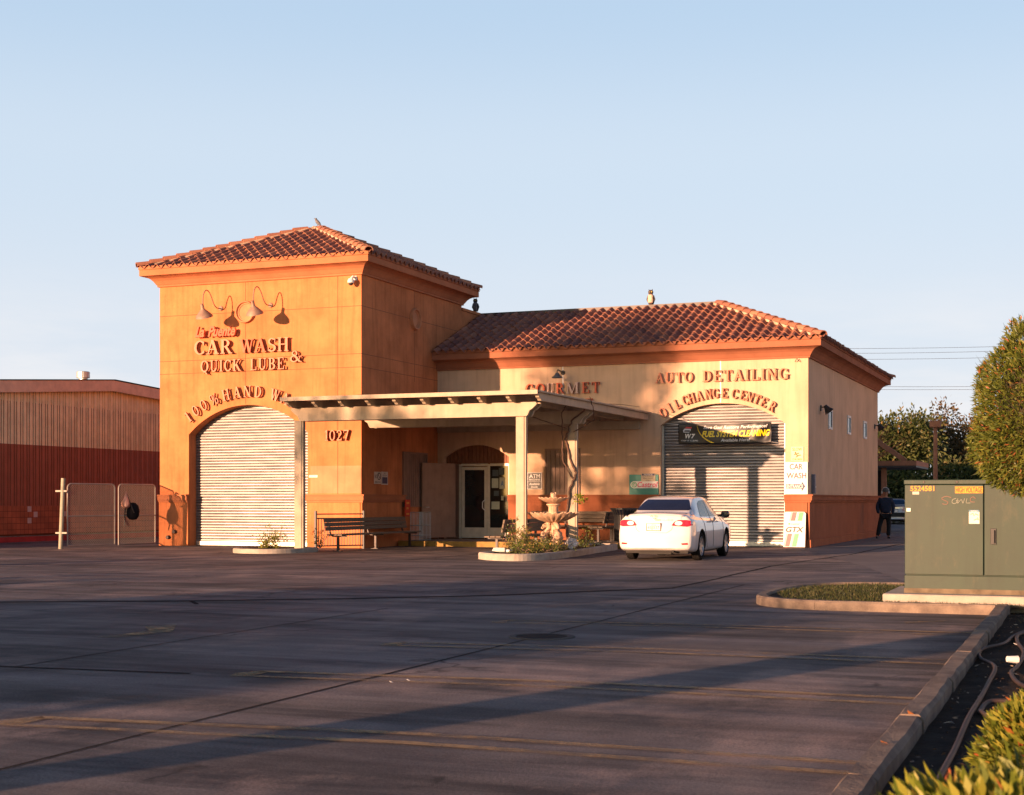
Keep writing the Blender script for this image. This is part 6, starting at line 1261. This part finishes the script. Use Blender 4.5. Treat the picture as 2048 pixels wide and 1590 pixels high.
# plants round the pergola posts
M['lant'] = leaf_mat('flowering_leaf', [(0, (.04, .07, .012)), (.5, (.12, .15, .03)), (.8, (.28, .22, .06)), (.93, (.5, .25, .2)), (1, (.6, .35, .1))], .3)
def bedding(name, label, c, r, n, L, m=None):
    t = thing(name, label, 'plant', c); k = max(6, n // 14); cc = rng.normal(size=(k, 3)) * np.array(r) * [.55, .55, .4] + c + [0, 0, r[2] * .55]; cc[:, 2] = np.abs(cc[:, 2] - c[2]) + c[2]; P = np.repeat(cc, 14, 0) + rng.normal(size=(k * 14, 3)) * L * .9; P[:, 2] = np.maximum(P[:, 2], c[2] + .01); leaf_mesh('foliage', P, rng.normal(size=P.shape) + [0, 0, .5], L * (.6 + .8 * rng.random(len(P))), L * .5, np.clip(np.repeat(rng.random(k), 14) * .5 + rng.random(len(P)) * .5, 0, 1), m or M['lant'], t)
    mb = MB()
    for q in cc[::2]: mb.tube([(c[0], c[1], c[2]), (c[0] + (q[0] - c[0]) * .4, c[1] + (q[1] - c[1]) * .4, c[2] + .03), q], [.012, .01, .004], 4)
    mb.build('stem', M['bark'], t)
bedding('flowering_shrub', 'tall flowering shrub at the foot of the front right pergola post', (-12.85, 32.75, .11), (.38, .38, .55), 900, .06)
bedding('planter_plant', 'low green planting in front of the fountain', (-12.3, 32.3, .11), (.5, .9, .22), 1100, .055)
bedding('planter_plant', 'reddish low plants at the fountain foot', (-12.2, 33.0, .11), (.35, .3, .22), 320, .065)
bedding('planter_plant', 'dry low weeds behind the rear pergola post in the planter', (-12.4, 36.4, .11), (.4, .8, .3), 360, .07)
bedding('planter_plant', 'yellow green plants in the small round planter by the left post', (-19.9, 32.95, .11), (.34, .34, .34), 800, .055, leaf_mat('yellowgreen_leaf', [(0, (.08, .10, .01)), (1, (.34, .32, .05))]))
bedding('planter_plant', 'thin weed right of the left pergola post', (-18.95, 33.9, .11), (.16, .2, .34), 130, .06)
def grass(name, pts_n, area, z, h0, m, dens_fn=None):
    n = pts_n; P = np.stack([rng.uniform(area[0], area[1], n), rng.uniform(area[2], area[3], n), np.full(n, z)], 1)
    if dens_fn is not None: P = P[dens_fn(P)]
    n = len(P); o = leaf_mesh(name, P, rng.normal(size=(n, 3)) * [.5, .5, .1] + [0, 0, .9], h0 * (.5 + rng.random(n)), h0 * .12, rng.random(n), m); return tag(o, kind='stuff')
M['grass'] = leaf_mat('turf_blade', [(0, (.02, .035, .006)), (.6, (.05, .065, .014)), (.9, (.11, .10, .035)), (1, (.18, .145, .065))], .2)
def inside(P):
    cx, cy = -2.9, 20.45; return ((P[:, 0] > -2.9) | (((P[:, 0] - cx) / 1.12) ** 2 + ((P[:, 1] - cy) / 2.1) ** 2 < 1)) & ~((P[:, 0] > -2.43) & (P[:, 1] > 18.6) & (P[:, 1] < 20.4)) & (P[:, 1] > 18.36)
grass('grass', 26000, (-4.05, .3, 18.3, 22.55), .085, .042, M['grass'], inside)
grass('grass', 900, (-.7, .4, 16.6, 18.1), .03, .06, M['grass'])

nL = 1500; Pl = np.stack([rng.uniform(-.86, 1.2, nL), rng.uniform(4, 18, nL), np.full(nL, .045)], 1); tag(leaf_mesh('leaf_litter', Pl, rng.normal(size=(nL, 3)) * [1, 1, .12], .02 + .03 * rng.random(nL), .012, rng.random(nL), leaf_mat('dead_leaf', [(0, (.04, .025, .015)), (.8, (.13, .08, .045)), (1, (.4, .33, .26))], .1)), kind='stuff')
# hoses, litter
M['hose'] = mat('dusty_red_hose', (.045, .028, .025), .65, .15, 9)
def hose(label, pts): 
    q = catmull([(x, y) for x, y in pts], 8); tag(MB().tube([(x, y, .052 + .008 * math.sin(i * .3)) for i, (x, y) in enumerate(q)], .016, 10).build('garden_hose', M['hose'], None, smooth=True), label, 'hose', 'hoses in the planting bed')
hose('long dusty hose running along the bed beside the kerb', [(-.2, 16.4), (-.55, 15.7), (-.70, 15.0), (-.74, 14.0), (-.9, 13.4), (-.85, 12.7), (-.70, 12.0), (-.69, 11), (-.685, 9.8), (-.684, 8.9), (-.673, 8), (-.66, 7), (-.62, 6)])
hose('shorter hose curving out from the long hose under the topiary', [(-.15, 16.0), (-.5, 15.7), (-.66, 15.15), (-.63, 14.2), (-.54, 13.3), (-.545, 12.2), (-.56, 11.6), (-.45, 11.0), (-.2, 10.6)])
hose('hose loop emerging from the right edge shrub', [(-.35, 10.0), (-.6, 9.97), (-.645, 9.63), (-.62, 9.4), (-.5, 9.1), (-.2, 8.8)])
def scrap(label, x, y, s, z=.0, m=None, cat='litter'):
    m_ = MB(); a = random.uniform(0, 6); c, s_ = math.cos(a) * s, math.sin(a) * s; m_.add([(x - c, y - s_, z + .01), (x + s_ * .6, y - c * .6, z + .012), (x + c, y + s_, z + .02 + s * .2), (x - s_ * .6, y + c * .6, z + .012)], [(0, 1, 2), (0, 2, 3)]); o = m_.build('paper_scrap', m or M['white']); md = o.modifiers.new('t', 'SOLIDIFY'); md.thickness = .002; tag(o, label, cat)
scrap('white paper scrap on the soil nearest the bottom of the bed', -.78, 8.95, .05, .04); scrap('small white scrap beside the hose bend', -.62, 14.0, .035, .04); scrap('white flake on the pavement left of the long shadow', -4.85, 9.75, .02); scrap('second small flake beside the white one on the pavement', -4.78, 9.9, .012)
scrap('tiny dry leaf on the near end of the long kerb', -.98, 7.6, .03, .12, M['amber'], 'leaf'); scrap('curled dry leaf further along the long kerb', -.97, 8.7, .035, .12, M['amber'], 'leaf')
t = thing('paper_cup', 'crushed white paper cup lying on the bare soil near the hoses', 'cup', (-.60, 12.4, .04)); MB().tube([(-.63, 12.4, .085), (-.55, 12.44, .08)], [.024, .032], 10).build('cup', M['white'], t)

# ------------------------------------------------------------------ unseen casters behind the photographer; bushes added for shade, tree and pylon inferred
ca, sa = math.cos(R(SUN_AZ)), math.sin(R(SUN_AZ)); tE = math.tan(R(SUN_EL))
def at(u, y): return (u + y * sa) / ca
G = 'street trees behind the viewpoint'
def off_tree(label, u, y, r, bl, n, L=.3):
    x = at(u, y); tree('street_tree', label, (x, y, 0), 8, r, [((at(uu, y), y + dy, z, rx, ry, rz)) for uu, dy, z, rx, ry, rz in bl], n, L, M['leafA'], group=G, clump=24, spread=.32)
off_tree('large street tree standing behind the viewpoint', -29.2, -4, .25, [(-29.3, 0, 10.6, 1.8, 2.0, 2.2), (-27.7, .5, 10.7, 1.1, 1.5, 1.8), (-30.4, 0, 7.4, .6, 1.2, 1.6), (-28.0, -.5, 6.9, 1.2, 1.4, 1.4), (-27.0, .2, 6.7, .55, 1.0, 1.1), (-26.8, -.3, 7.0, .45, .8, .9)], 4600)
for u, lb in ((-24.05, 'small rounded bush added for shade beyond the left edge of the view'), (-22.5, 'larger rounded bush added for shade beyond the left edge of the view')):  # unseen bushes added to stripe the ground with shade
    x = at(u, 2); tree('shade_bush', lb, (x, 2, 0), 2, .08, fb(x, 2, (0, 0, 1.2, .35 if u < -23 else .7, .6, 1.2)), 900, .16, M['leafA'], 'bush', 'bushes added for shade behind the viewpoint', spread=.12)
for i, (u, y, r, h_) in enumerate(((-10.6, -14, 1.1, 2.6), (-12.2, -14, 1.6, 2.7), (-14.2, -14.5, 1.9, 2.9), (-17.0, -13.5, 1.9, 3.1), (-12.8, -18, 2.0, 2.9), (-15.6, -18, 2.0, 3.3))):  # made-up bush row out of view, sized to shade the middle ground
    x = at(u, y); tree('shade_bush', ('first', 'second', 'third', 'fourth', 'fifth', 'sixth')[i] + ' tall bush in the row added for shade behind the viewpoint', (x, y, 0), 3, .12, fb(x, y, (0, 0, h_ * .65, r, 1.4, h_ * .6), (.5, .2, h_ * .95, r * .75, 1.2, h_ * .4)), 6500, .3, M['leafA'], 'bush', 'bushes added for shade behind the viewpoint')
x = at(-6.75, -3); t = thing('street_pylon', 'slender tapering pylon behind the viewpoint', 'pylon', (x, -3, 0)); m = MB(); m.add([(x + a * w, -3 + b * w, z) for w, z in ((.13, 0), (.17, .9), (.34, 2.0), (.36, 6)) for a, b in ((-1, -1), (1, -1), (1, 1), (-1, 1))], [(k * 4 + i, k * 4 + (i + 1) % 4, k * 4 + 4 + (i + 1) % 4, k * 4 + 4 + i) for k in range(3) for i in range(4)] + [(12, 13, 14, 15), (3, 2, 1, 0)]); m.build('shaft', M['conc'], t)
# made-up pale block out of view, added to bounce warm light onto the wing flank
t = thing('bounce_building', 'pale stucco building added outside the view to bounce warm light onto the wing flank', 'building', (14, 66, 0)); pw = mat('pale_stucco', (.72, .6, .48), .9, .06, 1.2, streak=.15)
MB().box(1.5, 30, 60, 72, 0, 9).build('wall', pw, t); MB().box(1.3, 30.2, 59.8, 72.2, 9, 9.4).build('parapet', M['wing_trim'], t)
for k in range(6): x0 = 4 + k * 4.2; w_ = MB().box(x0, x0 + 2.2, 59.93, 60.02, 1.2, 3.4).build('window', M['white'], t); MB().box(x0 + .1, x0 + 2.1, 59.91, 59.94, 1.3, 3.3).build('pane', M['glass'], w_)
